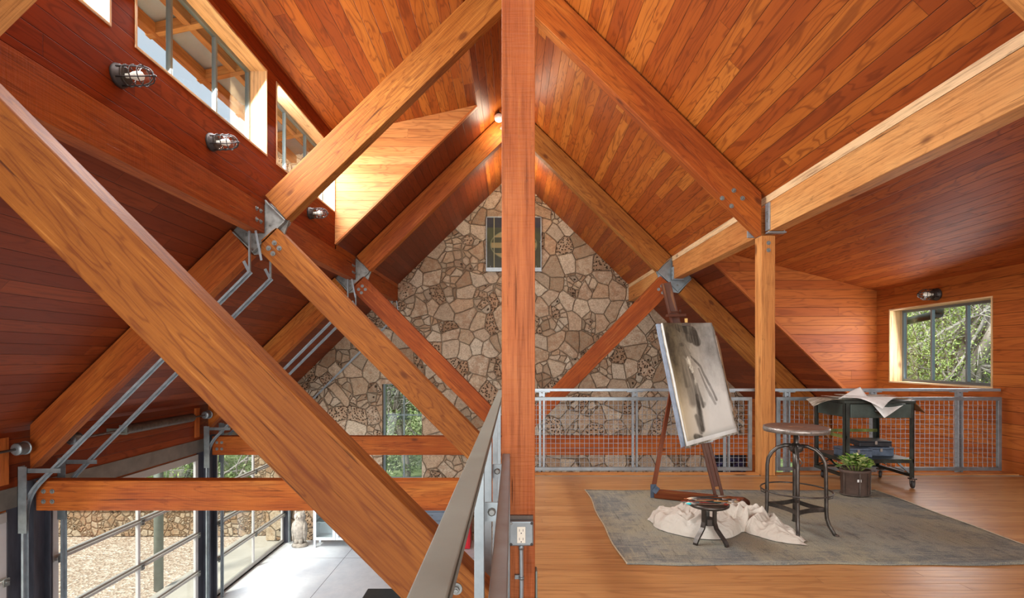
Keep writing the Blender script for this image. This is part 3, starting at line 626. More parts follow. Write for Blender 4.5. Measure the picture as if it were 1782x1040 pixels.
for T in (TA, TB, TC):
    nm = names[T]; y0, y1 = T-HT, T+HT
    for side, sn in ((-1, 'left'), (1, 'right')):
        post_side = side == 1 and T != TC
        # upper rafter
        if post_side: poly = [(sx(side, .071), rt(.071)), (sx(side, 2.548), rt(2.548)), (sx(side, 2.548), rb(2.53)), (sx(side, .071), rb(.071))]
        else: poly = [(sx(side, .071), rt(.071)), (sx(side, 2.575), rt(2.575)), (sx(side, 2.36), rb(2.36)), (sx(side, .071), rb(.071))]
        bl = [(sx(side, .16), rt(.16)-.17), (sx(side, .21), rt(.21)-.27), (sx(side, .12), rt(.12)-.32)]
        if post_side: bl += [(sx(side, 2.26), 2.94), (sx(side, 2.14), 2.86), (sx(side, 2.35), 2.86), (sx(side, 2.235), 2.78)]
        if T == TC and side == -1: bl = [(sx(side, .13), 5.02), (sx(side, .2), 4.98), (sx(side, .15), 4.93)]
        timber('upper_rafter', poly, y0, y1, (side, -.975), {(-1, TB): 'beam_gold', (1, TB): 'beam', (1, TC): 'beam_gold', (-1, TC): 'beam'}.get((side, T), 'beam_pale'),
               '%s upper rafter of the %s timber truss' % (sn, nm), 'rafter', None, bl, .024)
        # lower rafter
        if not post_side:
            e = 5.0 if side == -1 else 5.19
            poly = [(sx(side, 2.93), rt(2.93)), (sx(side, e), rt(e)), (sx(side, e), rb(e)), (sx(side, 2.725), rb(2.725))]
            timber('lower_rafter', poly, y0, y1, (side, -.975), 'beam' if side == -1 else 'beam_gold', '%s lower rafter of the %s truss running down to the eaves' % (sn, nm), 'rafter')
            # strut to the foot of the king post
            k = side
            poly = [(k*2.455+XC*0, 2.545), (k*2.59, 2.43), (k*2.59, 2.31), (k*.07 if k < 0 else .13, .07*1.0-.29 if k < 0 else -.16), (k*.07 if k < 0 else .13, .17 if k < 0 else .0)]
            poly = [(k*2.43, 2.565), (k*2.59, 2.43), (k*2.59, 2.30), (-.046, -.245), (-.046, .165)] if T == TA else [(k*2.43, 2.565), (k*2.59, 2.43), (k*2.59, 2.30), (k*.24, -.048), (-.046 if k < 0 else .10, -.048), (-.046 if k < 0 else .10, .135)]
            bs = [(k*2.45, 2.40), (k*2.40, 2.345), (k*2.51, 2.345), (k*2.465, 2.29)] if T != TA else [(-.245, .225), (-.14, .17)]
            if T == TA: bs = [(-.237, .225), (-.15, .115)]
            timber('diagonal_strut', poly, y0, y1, (k, 1), {TA: 'beam_gold', TB: 'beam_gold', TC: 'beam'}[T],
                   {(-1, TA): 'massive foreground diagonal timber crossing the whole left half', (-1, TB): 'middle parallel diagonal timber bolted under the left beam', (-1, TC): 'red farthest of the left diagonals, in front of the stone gable', (1, TC): 'right diagonal timber in front of the stone gable behind the easel'}[(k, T)], 'diagonal timber', None, bs, .026)
            # steel gusset: knife plate with end caps
            g_ = MB(); q = lambda d, z: (sx(side, d), z)
            g_.prism([q(2.60, rt(2.60)+.0), q(2.35, rb(2.35)), q(2.46, 2.33), q(2.72, rb(2.72)), q(2.94, rt(2.94))], T-.012, T+.012, (1, 0))
            go = g_.build('gusset_plate', M['gusset'] if side == -1 else M['galv']); tag(go, 'steel gusset plate joining the %s rafters of the %s truss' % (sn, nm), 'steel plate')
            cp = MB(); a = Vector((sx(side, 2.36), T, rb(2.36)-.0)); c_ = Vector((sx(side, 2.71), T, rb(2.71)))
            dn = Vector((side*.7, 0, -.71)); pn = Vector((-side*.71, 0, -.7))
            cp.bar(a+dn*.012-pn*.29, a+dn*.012, .142, .012, dn); cp.bar(c_-dn*.010-pn*.29, c_-dn*.010, .142, .012, dn)
            cp.bar(a+dn*.02+pn*.0, c_-dn*.02, .142, .012, pn); cp.build('end_cap', M['gusset'] if side == -1 else M['galv'], go)
            for (d_, z_) in ((2.62, 2.72), (2.55, 2.60), (2.80, 2.50), (2.70, 2.42)): bolt(go, (sx(side, d_), T-.012, z_), '-Y', .02)
    # king post
    if T == TA:
        b = MB(); b.bb(-.044, .098, y0, y1, .004, 5.3, (0, 0, 1)); kp = tag(b.build('king_post', M['post'], bevel=.004), 'rough sawn square post rising the full height of the picture centre', 'post')
    else:
        b = MB(); b.bb(-.044, .098, y0, y1, .004 if T == TB else -.05, 5.25, (0, 0, 1)); tag(b.build('king_post', M['post'], bevel=.004), '%s king post hidden behind the central post' % nm, 'post')
# tie beams
timber('tie_beam', [(-4.91, -.36), (-.075, -.36), (-.075, -.05), (-4.91, -.05)], TB-HT, TB+HT, (1, 0), 'beam', 'nearer horizontal tie beam crossing the lower left', 'tie beam', None, [(-4.83, -.16), (-4.74, -.16), (-4.83, -.265), (-4.74, -.265)], .024)
timber('tie_beam', [(-4.91, -.365), (5.1, -.365), (5.1, -.06), (-4.91, -.06)], TC-HT, TC+HT, (1, 0), 'beam', 'farther horizontal tie beam in front of the stone gable window', 'tie beam', None, [(-4.83, -.16), (-4.75, -.16), (-4.83, -.265), (-4.75, -.265), (4.98, -.16), (5.04, -.16), (4.98, -.27), (5.04, -.27)], .024)
# right posts under the beam
for T, lab in ((TB, 'square timber post standing at the loft railing beside the stool'), (TA, 'square timber post beyond the right edge of the picture')):
    b = MB(); b.bb(2.572, 2.714, T-HT, T+HT, .002, 2.475, (0, 0, 1)); o = tag(b.build('timber_post', M['post'] if T == TA else M['beam_pale'], bevel=.004), lab, 'post')
    if T == TB:
        bolt(o, (2.645, T-HT, 2.40)); bolt(o, (2.645, T-HT, 2.325))
# long beams
def long_beam(side, ya, yb, lab, mat, b0=False, b1=True):
    xi = XL if side < 0 else XR; xo = xi+side*.14
    b = MB(); b.bb(xi, xo, ya, yb, 2.51, 2.81, (0, 1, 0)); o = tag(b.build('long_beam', M[mat], bevel=.006), lab, 'beam')
    if side < 0:
        for yy in ([yb-.09, yb-.17] if b1 else [])+([ya+.10, ya+.18] if b0 else []):
            for z in (2.72, 2.61): bolt(o, (xi, yy, z), '+X', .024)
    return o
long_beam(-1, Y0, TA-.075, 'left beam behind the camera', 'beam'); long_beam(-1, TA+.075, TB-.02, 'long left beam under the first two wall lamps', 'beam', True)
long_beam(-1, TB+.055, TC-.02, 'left beam segment under the third wall lamp', 'beam', True); long_beam(-1, TC+.055, YW, 'short left beam segment reaching the stone gable', 'beam', False, False)
long_beam(1, Y0, TB-.072, 'pale right beam running out of the right edge of the picture', 'beam_pale'); long_beam(1, TB+.075, TC-.06, 'pale right beam segment between the post and the far truss', 'beam_pale'); long_beam(1, TC+.055, YW, 'short right beam segment reaching the stone gable', 'beam_pale', False, False)
# hangers on the right beam
b = MB(); y1_ = TB-.06
b.bb(2.615, 2.632, y1_-.082, y1_, 2.52, 2.80); b.bb(2.615, 2.80, y1_-.072, y1_, 2.492, 2.506); b.bb(2.773, 2.785, y1_-.07, y1_, 2.506, 2.78)
hg = tag(b.build('beam_hanger', M['galv_lt'], bevel=.002), 'bright steel hanger holding the right beam on the post', 'beam hanger')
for z in (2.62, 2.70): bolt(hg, (2.615, y1_-.045, z), '-X', .016)
b = MB(); b.bb(2.615, 2.628, TC-.15, TC-.06, 2.51, 2.70); b.bb(2.615, 2.79, TC-.15, TC-.06, 2.494, 2.508); hg = tag(b.build('beam_hanger', M['galv_lt'], bevel=.002), 'small steel hanger of the right beam above the easel', 'beam hanger')
for z in (2.57, 2.64): bolt(hg, (2.615, TC-.10, z), '-X', .016)
b = MB(); b.bb(2.50, 2.63, TB+.075, TB+.10, 2.49, 2.56); tag(b.build('steel_clip', M['galv_lt']), 'little bright steel clip behind the rafter foot at the post', 'steel plate')
# saddle of the central post
b = MB(); yf = TA-HT
b.bb(-.058, .112, yf-.012, yf-.001, .002, .186); b.bb(.099, .110, yf-.001, TA+HT, .002, .186); b.bb(-.10, .15, yf-.10, yf-.012, .001, .012)
b.bb(.100, .108, yf-.004, yf+.05, .186, .30)
sd2 = tag(b.build('post_saddle', M['galv_dull'], bevel=.003), 'steel saddle at the foot of the central post', 'steel plate')
# outlet box
ob = thing('outlet_box', 'grey steel outlet box with ivory duplex socket on the central post', 'outlet', (.039, yf, .418))
b = MB(); b.bb(-.012, .090, yf-.042, yf-.001, .420, .524); b.build('box_body', M['galv'], ob, bevel=.006)
b = MB(); b.bb(-.011, .089, yf-.002-.012, yf-.001, .524, .540); b.build('top_flange', M['rust'], ob)
b = MB(); b.bb(.021, .056, yf-.0455, yf-.042, .434, .502); dv = b.build('socket', M['white'], ob, bevel=.003)
b = MB()
for zc in (.486, .450):
    b.bb(.030, .032, yf-.0462, yf-.0454, zc-.003, zc+.007); b.bb(.045, .047, yf-.0462, yf-.0454, zc-.003, zc+.007); b.lathe([(.0026, 0), (.0026, .0008)], (.0385, yf-.0454, zc-.010), 10, Matrix.Rotation(R(90), 3, 'X'))
b.build('slot', M['black'], dv)
for (x_, z_) in ((-.004, .516), (.082, .516), (-.004, .428), (.082, .428)):
    b = MB(); b.lathe([(.006, 0), (.006, .002), (.004, .003)], (x_, yf-.042, z_), 10, Matrix.Rotation(R(90), 3, 'X')); b.build('screw', M['bronze'] if x_ > 0 or z_ < .5 else M['bolt'], ob)
cn = thing('conduit', 'vertical steel conduit below the outlet box', 'conduit', (.039, yf-.02, .0))
b = MB(); b.tube([(.039, yf-.024, .014), (.039, yf-.024, .12), (.0405, yf-.024, .25), (.039, yf-.022, .40), (.039, yf-.022, .42)], .0088, 12); b.build('pipe', M['galv_lt'], cn)
b = MB(); b.tube([(.039, yf-.022, .400), (.039, yf-.022, .421)], .0115, 10); b.build('coupling', M['galv'], cn); b = MB(); b.tube([(.0402, yf-.024, .275), (.0402, yf-.024, .286)], .0115, 10); b.bb(.012, .034, yf-.016, yf-.002, .272, .289); b.build('strap', M['galv'], cn)
# ---------------------------------------------------------------- railings
RY = 5.46
def mesh_panel(name, along, a0, a1, fix, z0, z1, label, group, pitch=.0508):
    # framed woven wire panel; along 'X' or 'Y'
    def T(a, off, z): return Vector((a, fix+off, z)) if along == 'X' else Vector((fix+off, a, z))
    root = thing(name, label, 'mesh panel', T((a0+a1)/2, 0, z0), group)
    b = MB(); t = .036
    def bx_(p, q, zz0, zz1):
        A, B = T(p, -.016, zz0), T(q, .016, zz1); b.bb(min(A.x, B.x), max(A.x, B.x), min(A.y, B.y), max(A.y, B.y), zz0, zz1)
    bx_(a0, a1, z1-t, z1); bx_(a0, a1, z0, z0+t); bx_(a0, a0+t, z0+t, z1-t); bx_(a1-t, a1, z0+t, z1-t)
    b.build('panel_frame', M['galv'], root, bevel=.002)
    b = MB(); r_ = .0025; n = max(2, int(round((a1-a0-2*t)/pitch))); k = 0
    for i in range(n+1):
        a = a0+t+(a1-a0-2*t)*i/n
        if i == 0 or i == n: continue
        pts = []; nz = int(round((z1-z0-2*t)/pitch))
        for j in range(nz+1): pts.append(T(a, .0028*(1 if (i+j) % 2 else -1), z0+t+(z1-z0-2*t)*j/nz))
        b.tube(pts, r_, 5, caps=False)
    nz = int(round((z1-z0-2*t)/pitch))
    for j in range(1, nz):
        z = z0+t+(z1-z0-2*t)*j/nz
        b.tube([T(a0+t+(a1-a0-2*t)*i/n, .0028*(-1 if (i+j) % 2 else 1), z) for i in range(n+1)], r_, 5, caps=False)
    b.build('wire_mesh', M['galv_lt'], root)
    return root
mesh_panel('mesh_panel', 'X', .12, 2.545, RY-.02, .02, .80, 'woven wire railing panel in front of the stone wall, behind the easel', 'wire railing panels')
mesh_panel('mesh_panel', 'X', 2.81, 5.19, RY-.02, .02, .80, 'woven wire railing panel behind the paper strewn cart', 'wire railing panels')
mesh_panel('mesh_panel', 'Y', .35, TA-HT-.004, -.024, .05, .80, 'wire railing panel seen edge on left of the central post', 'wire railing panels')
def rail_post(p, lab, along='X', h=.85):
    x, y = p
    root = thing('railing_post', lab, 'railing post', (x, y, -.2), 'galvanised railing posts')
    b = MB()
    if along == 'X':
        b.bb(x-.030, x-.012, y-.019, y+.019, -.2, h); b.bb(x+.012, x+.030, y-.019, y+.019, -.2, h); b.build('upright', M['galv_lt'], root)
        b = MB(); b.bb(x-.030, x+.030, y-.022, y+.022, h, h+.004); b.bb(x-.085, x+.085, y-.018, y+.018, h-.008+.006, h+.008); b.bb(x-.012, x+.012, y-.012, y+.012, .805, .84); b.build('cap_plate', M['galv_lt'], root)
    else:
        b.bb(x-.017, x+.017, y-.030, y-.016, -.3, h); b.bb(x-.017, x+.017, y+.016, y+.030, -.3, h); b.build('upright', M['galv'], root)
    return root
for x, lab in ((.32, 'first railing post right of the central post'), (1.315, 'railing post behind the left of the easel'), (2.30, 'railing post between easel and timber post'), (2.945, 'railing post seen behind the stool'), (3.87, 'railing post behind the middle of the cart'), (4.79, 'last railing post before the right wall')):
    rail_post((x, RY+.03), lab)
for y, lab in ((1.86, 'near upright of the edge on railing'), (2.55, 'second upright of the edge on railing'), (3.6, 'third upright of the edge on railing'), (4.6, 'farthest upright of the edge on railing')):
    r0 = rail_post((-.118, y), lab, 'Y')
    if y < 3:
        b = MB(); b.bb(-.10, -.046, y-.012+.05, y-.004+.05, .60, .67); bk = b.build('bracket', M['galv'], r0); bk2 = MB()
        bk2.lathe([(.016, 0), (.016, .004), (.010, .004), (.010, .012)], (-.075, y+.038, .635), 8, Matrix.Rotation(R(90), 3, 'X')); bk2.build('bolt', M['bolt'], bk)
b = MB(); b.bb(.03, 5.22, RY+.005, RY+.055, .858, .888, (1, 0, 0)); tag(b.build('handrail', M['galv_lt'], bevel=.003), 'long galvanised top rail across the far edge of the loft', 'handrail')
b = MB(); b.bb(-.146, -.090, .25, RY+.05, .862, .872, (0, 1, 0)); b.bb(-.146, -.141, .25, RY+.05, .838, .862, (0, 1, 0)); b.bb(-.095, -.090, .25, RY+.05, .838, .862, (0, 1, 0))
tag(b.build('handrail', M['galv_dull'], bevel=.0025), 'dull steel channel handrail running towards the viewer', 'handrail')

# ---------------------------------------------------------------- caged wall lamps
cl = thing('caged_wall_lamp', 'nearest caged lamp on the board wall below the clerestory', 'wall lamp', (0, 0, 0), 'caged wall lamps')
My = Matrix.Rotation(R(90), 3, 'Y')      # lamp axis along +X
b = MB(); b.lathe([(.072, 0), (.076, .010), (.072, .028), (.064, .034), (.064, .05), (.056, .056)], (0, 0, 0), 24, My); b.build('base', M['bronze'], cl)
b = MB(); prof = [(.052, .05)]+[(.052, .10), (.052, .17)]+[(.052*math.cos(R(a)), .17+.05*math.sin(R(a))) for a in (20, 40, 60, 78)]+[(.001, .221)]
b.lathe(prof, (0, 0, 0), 20, My); b.build('glass_globe', M['glass'], cl)
b = MB(); b.lathe([(.014, .05), (.014, .08), (.026, .11), (.030, .135), (.026, .158), (.012, .170), (.001, .172)], (0, 0, 0), 14, My); b.build('bulb', M['bulb'], cl)
b = MB()
for k in range(6):
    t = 2*math.pi*(k+.5)/6; cy, cz = math.cos(t), math.sin(t)
    b.tube([(.03, .067*cy, .067*cz), (.12, .065*cy, .065*cz), (.17, .063*cy, .063*cz), (.205, .050*cy, .050*cz), (.228, .027*cy, .027*cz), (.238, 0, 0)], .0042, 6)
for xx, rr in ((.07, .066), (.12, .065), (.17, .063)):
    b.tube([(xx, rr*math.cos(t), rr*math.sin(t)) for t in [2*math.pi*i/20 for i in range(20)]], .0036, 6, closed=True)
b.lathe([(.010, .228), (.012, .236), (.006, .25), (.001, .252)], (0, 0, 0), 10, My); b.build('cage', M['bronze'], cl)
dup(cl, (XL, 4.37, 3.052), 0, 'second caged lamp, under the middle clerestory window'); dup(cl, (XL, 6.50, 3.054), 0, 'third caged lamp, tucked behind the rafter beside the sunlit cheek')
dup(cl, (XE, 6.32, 2.0), math.pi, 'caged lamp on the right wall above the window'); cl.location = (XL, 3.343, 3.05)

# globe lamps under the ridge
for k, (x, y, z, e) in enumerate(LAMPS):
    gp = thing('globe_lamp', ['white globe lamp peeking out left of the central post at the far truss', 'white globe lamp under the ridge near the stone gable', 'white globe lamp under the ridge above the picture', 'white globe lamp under the ridge behind the camera'][k], 'ceiling lamp', (x, y, z))
    b = MB(); b.lathe([(.001, .0), (.035, .006), (.062, .025), (.075, .06), (.07, .09), (.05, .115), (.03, .122), (.001, .122)], (x, y, z-.02), 24); b.build('globe', M['bulb'], gp)
    b = MB(); b.lathe([(.032, .10), (.036, .14), (.03, .15)], (x, y, z-.02), 16); b.tube([(x, y, z+.12), (x, y, ceil(x)+.005)], .008, 8); b.build('fitting', M['bronze'], gp)
# ---------------------------------------------------------------- door hardware on the left wall
def track(yc, sgn, lab, drum=True):
    root = thing('door_track', lab, 'door track', (XO+.1, yc, GZ), 'galvanised door tracks')
    X0 = XO+.12; pts = [(X0, yc, GZ+.02), (X0, yc, -.55)]
    cxx, czz, r_ = X0+.55, -.42, .55
    for a in range(180, 134, -7): pts.append((cxx+r_*math.cos(R(a)), yc, czz+r_*math.sin(R(a))))
    e = Vector(pts[-1]); d = Vector((1, 0, 1)).normalized(); L = (-2.66-e.x)*math.sqrt(2); end = e+d*L; pts.append(tuple(end))
    b = MB()
    for i in range(len(pts)-1):
        p, q = Vector(pts[i]), Vector(pts[i+1]); dd = (q-p).normalized(); nn = Vector((dd.z, 0, -dd.x))
        b.bar(p-dd*.001, q+dd*.001, .050, .004, nn); b.bar(p+nn*.014+Vector((0, .024, 0)), q+nn*.014+Vector((0, .024, 0)), .003, .028, nn); b.bar(p+nn*.010+Vector((0, -.024, 0)), q+nn*.010+Vector((0, -.024, 0)), .003, .02, nn)
    b.build('channel', M['galv_lt'], root)
    b = MB(); b.bb(end.x-.008, end.x+.008, yc-.012, yc+.012, end.z, 2.50 if True else 0); b.bar(end+Vector((.0, 0, -.02)), end+Vector((-.06, 0, .10)), .03, .004, (0, 1, 0))
    b.build('hanger_strap', M['galv_lt'], root)
    # flag bracket on the wall
    b = MB(); b.bb(XO+.10, XO+.19, yc-.045, yc-.040, -.55, .12); b.bb(XO+.10, XO+.105, yc-.045, yc+.03, -.55, .12); b.bb(XO+.10, XO+.52, yc-.03, yc-.025, .055, .10)
    b.build('flag_bracket', M['galv'], root)
    return root
track(5.19, 1, 'left of the two door tracks at the near steel column'); track(5.64, 1, 'right of the two door tracks at the near steel column')
track(8.30, 1, 'left of the two door tracks at the far steel column'); track(8.72, 1, 'right of the two door tracks at the far steel column'); track(11.36, -1, 'single door track climbing in front of the stone gable')
b0 = MB(); b0.bb(-2.60, -2.585, 5.16, 5.17, 2.15, 2.505)
def strap(x, y, z0, z1, lab):
    b = MB(); b.bar((x, y, z0), (x-.06, y, z1), .022, .004, (0, 1, 0)); tag(b.build('perforated_strap', M['galv_lt']), lab, 'steel strap')
strap(-2.53, 5.17, 2.20, 2.50, 'perforated steel strap hanging from the left beam by the near knuckle'); strap(-2.53, 8.27, 2.20, 2.50, 'perforated steel strap hanging from the left beam by the far knuckle'); strap(-2.50, 11.35, 2.1, 2.50, 'steel strap under the beam end at the stone wall')
def shaft(y0, y1, lab, s0=None, s1=None):
    root = thing('door_spring_shaft', lab, 'spring shaft', (XO+.10, (y0+y1)/2, .31), 'door spring shafts')
    x, z = XO+.14, .305
    b = MB(); b.tube([(x, y0, z), (x, y1, z)], .013, 8); b.build('shaft', M['rust'], root)
    for yy in (y0+.06, y1-.06):
        b = MB(); Mx = Matrix.Rotation(R(90), 3, 'X'); pr = []
        for i in range(9): pr += [(.062, i*.011), (.055, i*.011+.006)]
        b.lathe([(.07, -.006), (.07, -.001)]+pr+[(.04, .10), (.03, .102)], (x, yy+.05, z), 20, Mx); b.build('cable_drum', M['galv'], root)
    if s0:
        b = MB(); pr = []; n = 34
        for i in range(n): pr += [(.064, -i*(s1-s0)/n), (.056, -(i+.5)*(s1-s0)/n)]
        b.lathe(pr, (x, s0, z), 16, Matrix.Rotation(R(90), 3, 'X')); b.build('spring', M['rust'], root)
        b = MB(); b.bb(x-.05, x+.05, s0-.012, s0, z-.06, z+.06); b.bb(XO+.0, x, s0-.10, s0-.08, z-.03, z+.03); b.bb(x-.03, x+.03, s0-.16, s0-.012, z-.04, z-.03); b.build('winding_cone', M['galv_dull'], root)
    return root
shaft(2.8, 5.19, 'spring shaft with cable drum at the left edge of the picture'); shaft(5.7, 8.32, 'dark coiled spring on a shaft above the middle glazed door', 6.50, 7.92); shaft(8.80, 11.55, 'spring shaft above the far glazed door')
for yy in (5.08, 8.22):
    b = MB(); b.bb(XO+.001, XO+.03, yy-.05, yy+.05, -.05, .42, (0, 0, 1)); tag(b.build('mounting_board', M['trim_red']), 'vertical wood board carrying a cable drum above the %s column' % ('near' if yy < 6 else 'far'), 'board')
# ---------------------------------------------------------------- green glazed panel on the gable
pn = thing('glazed_panel', 'green glazed panel in a thin steel frame high on the stone gable', 'wall panel', (.038, YW-.06, 3.17))
x0, x1, z0, z1 = -.583, .662, 3.17, 4.40; yp = YW-.075
b = MB(); t = .022
b.bb(x0, x1, yp, yp+.035, z1-t, z1); b.bb(x0, x0+t, yp, yp+.035, z0, z1); b.bb(x1-t, x1, yp, yp+.035, z0, z1); b.build('frame', M['galv'], pn)
b = MB(); b.bb(x0, x1, yp-.004, yp+.035, z0, z0+.085); b.build('bottom_rail', M['galv_lt'], pn)
m = NT('green_reflecting_panel'); c = m.obj(); gx, gy, gz = m.sep(c)
# striped ellipse: a reflection painted into the panel colour
dx = m.math('DIVIDE', m.math('SUBTRACT', gx, 0.0), .52); dz = m.math('DIVIDE', m.math('SUBTRACT', gz, .60), .34)
dd = m.math('ADD', m.math('MULTIPLY', dx, dx), m.math('MULTIPLY', dz, dz)); disc = m.mr(dd, .92, 1.0, 1, 0, True); ring = m.math('MULTIPLY', m.mr(dd, 1.0, 1.06, 1, 0, True), m.mr(dd, .9, .95, 0, 1, True))
stp = m.mr(m.math('PINGPONG', m.math('MULTIPLY', gz, 8.5), 1.0), .45, .55, 0, 1, True)
n1 = m.noise(c, 1.6, 4, .6)
base = m.mix(m.mr(n1, .4, .6, 0, 1), (.045, .055, .045), (.075, .085, .05))
top = m.mr(gz, .97, 1.0, 0, 1, True); base = m.mix(m.math('MULTIPLY', top, .7), base, (.03, .035, .06))
col = m.mix(m.math('MULTIPLY', disc, m.math('MULTIPLY', stp, .85)), base, (.30, .24, .12)); col = m.mix(m.math('MULTIPLY', ring, .6), col, (.20, .22, .13))
lin = m.mr(m.math('ABSOLUTE', m.math('ADD', gx, .44)), .006, .012, 1, 0); col = m.mix(lin, col, (.28, .27, .16))
M['panel'] = m.done(col, .12, spec=.6)
b = MB(); b.bb(x0+t, x1-t, yp+.010, yp+.022, z0+.085, z1-t); b.build('glazed_sheet', M['panel'], pn)
for (x_, z_) in ((x0+.01, 3.83), (x1-.03, 3.83), (x0+.1, 3.28), (x1-.12, 3.28)):
    b = MB(); b.lathe([(.013, 0), (.013, .006), (.007, .010)], (x_, yp, z_), 10, Matrix.Rotation(R(90), 3, 'X')); b.build('screw', M['bolt'], pn)
for (x_, z_) in ((x0+.1, 3.30), (x1-.1, 3.30), (x0+.1, 4.25), (x1-.1, 4.25)):
    b = MB(); b.bb(x_-.02, x_+.02, yp+.022, YW+.001, z_-.02, z_+.02); b.build('stand_off', M['galv_dull'], pn)

# ---------------------------------------------------------------- rug
RX0, RX1, RYa, RYb = .665, 3.31, 2.985, 4.68
b = MB(); nx, ny = 60, 36; V = {}
random.seed(3)
def rz(x, y):
    e = 0
    if y < RYa+.12: e = .010*max(0, math.sin(x*7.0)*math.sin(x*2.3+1))*(1-(y-RYa)/.12)
    return .009+e
def rxy(i, j):
    x = RX0+(RX1-RX0)*i/nx; y = RYa+(RYb-RYa)*j/ny
    return (x+.010*math.sin(y*3.1)+(.006*math.sin(y*9) if i in (0, nx) else 0), y+.008*math.sin(x*4.3)+(.006*math.sin(x*11) if j in (0, ny) else 0))
for i in range(nx):
    for j in range(ny):
        q = [rxy(i, j), rxy(i+1, j), rxy(i+1, j+1), rxy(i, j+1)]
        b.face([(x, y, rz(x, y)) for x, y in q], [(x, y) for x, y in q], True)
        # underside skirt
for i in range(nx):
    for j, s_ in ((0, 1), (ny, -1)):
        a, c_ = rxy(i, j), rxy(i+1, j); b.face([(a[0], a[1], .002), (c_[0], c_[1], .002), (c_[0], c_[1], rz(*c_)), (a[0], a[1], rz(*a))], [(a[0], 0), (c_[0], 0), (c_[0], .01), (a[0], .01)])
for j in range(ny):
    for i in (0, nx):
        a, c_ = rxy(i, j), rxy(i, j+1); b.face([(a[0], a[1], .002), (c_[0], c_[1], .002), (c_[0], c_[1], rz(*c_)), (a[0], a[1], rz(*a))], [(a[1], 0), (c_[1], 0), (c_[1], .01), (a[1], .01)])
rug = tag(b.build('rug', M['rug'], origin=((RX0+RX1)/2, (RYa+RYb)/2, 0)), 'worn blue grey and olive rug lying on the loft floor', 'rug')
b = MB()
b.tube([(rxy(0, j)[0], rxy(0, j)[1], .008) for j in range(ny+1)], .005, 6); b.build('edge_binding', M['rug_edge'], rug); b = MB(); b.tube([(rxy(nx, j)[0], rxy(nx, j)[1], .008) for j in range(ny+1)], .005, 6)
b.build('edge_binding', M['rug_edge'], rug)

# ---------------------------------------------------------------- tall stool
sc = Vector((1.972, 3.556, .010)); ST = thing('swivel_stool', 'tall iron swivel stool with round worn wooden seat and foot ring', 'stool', sc)
def sp(x, y, z): return Vector((sc.x+x, sc.y+y, z))
b = MB(); b.lathe([(.001, .716), (.196, .716), (.199, .722), (.199, .732), (.19, .738), (.06, .733), (.001, .731)], (sc.x, sc.y, 0), 40); b.build('seat', M['seatwood'], ST)
b = MB(); b.lathe([(.1995, .700), (.2055, .700), (.2055, .7335), (.1995, .7335), (.1995, .700)], (sc.x, sc.y, 0), 40); b.lathe([(.001, .699), (.2, .699), (.2, .7155), (.001, .7155)], (sc.x, sc.y, 0), 40)
band = b.build('seat_band', M['iron_lt'], ST)
b = MB()
for k in range(10):
    t = 2*math.pi*k/10+.25; Mr = Matrix.Rotation(t, 3, 'Z') @ Matrix.Rotation(R(90), 3, 'Y')
    b.lathe([(.006, 0), (.005, .003), (.001, .004)], sp(.2055*math.cos(t), .2055*math.sin(t), .717), 8, Mr)
b.build('rivet', M['bolt'], band)
b = MB(); b.lathe([(.016, .50), (.016, .70)], (sc.x, sc.y, 0), 14); b.lathe([(.034, .560), (.046, .575), (.046, .60), (.03, .612), (.019, .62)], (sc.x, sc.y, 0), 18); b.lathe([(.012, .44), (.022, .45), (.022, .56)], (sc.x, sc.y, 0), 12)
b.build('screw_column', M['iron'], ST)
BA = [R(-26+90*k) for k in range(4)]
for t in BA:
    b = MB(); pr = [(.03, .603), (.07, .600), (.115, .580), (.150, .545), (.172, .50), (.178, .45), (.180, .30), (.181, .16), (.184, .12), (.197, .075), (.222, .030), (.232, .012)]
    pts = [sp(r_*math.cos(t), r_*math.sin(t), z) for r_, z in pr]
    tang = Vector((-math.sin(t), math.cos(t), 0))
    b.tube(pts, [.0125]*len(pts), 8); b.build('leg', M['iron'], ST)
    b = MB(); b.lathe([(.001, .0105), (.017, .0105), (.014, .018), (.001, .022)], sp(.240*math.cos(t), .240*math.sin(t), 0), 10); b.build('foot', M['rust'], ST)
b = MB(); rr = .222
b.tube([sp(rr*math.cos(a), rr*math.sin(a), .296) for a in [2*math.pi*i/40 for i in range(40)]], .0055, 6, closed=True)
for t in BA:
    b.tube([sp(.222*math.cos(t), .222*math.sin(t), .296), sp(.216*math.cos(t), .216*math.sin(t), .262), sp(.184*math.cos(t), .184*math.sin(t), .250)], .004, 6)
b.build('foot_ring', M['iron'], ST)
b = MB()
for k in range(4):
    p, q = BA[k], BA[(k+1) % 4]; mid = (p+q)/2 if k < 3 else p+R(45)
    A_, B_, Mi = sp(.175*math.cos(p), .175*math.sin(p), .178), sp(.175*math.cos(q), .175*math.sin(q), .178), sp(.085*math.cos(p+R(45)), .085*math.sin(p+R(45)), .178)
    prev = A_
    for i in range(1, 7):
        s_ = i/6; q_ = A_*(1-s_)**2+Mi*2*s_*(1-s_)+B_*s_**2; b.bar(prev, q_, .005, .030, (0, 0, 1)); prev = q_
b.build('cross_brace', M['iron'], ST)
b = MB(); b.tube([sp(-.02, -.03, .56), sp(-.01, -.05, .53), sp(.02, -.045, .49), sp(.012, -.02, .46)], .005, 6); b.build('height_lever', M['iron_lt'], ST)

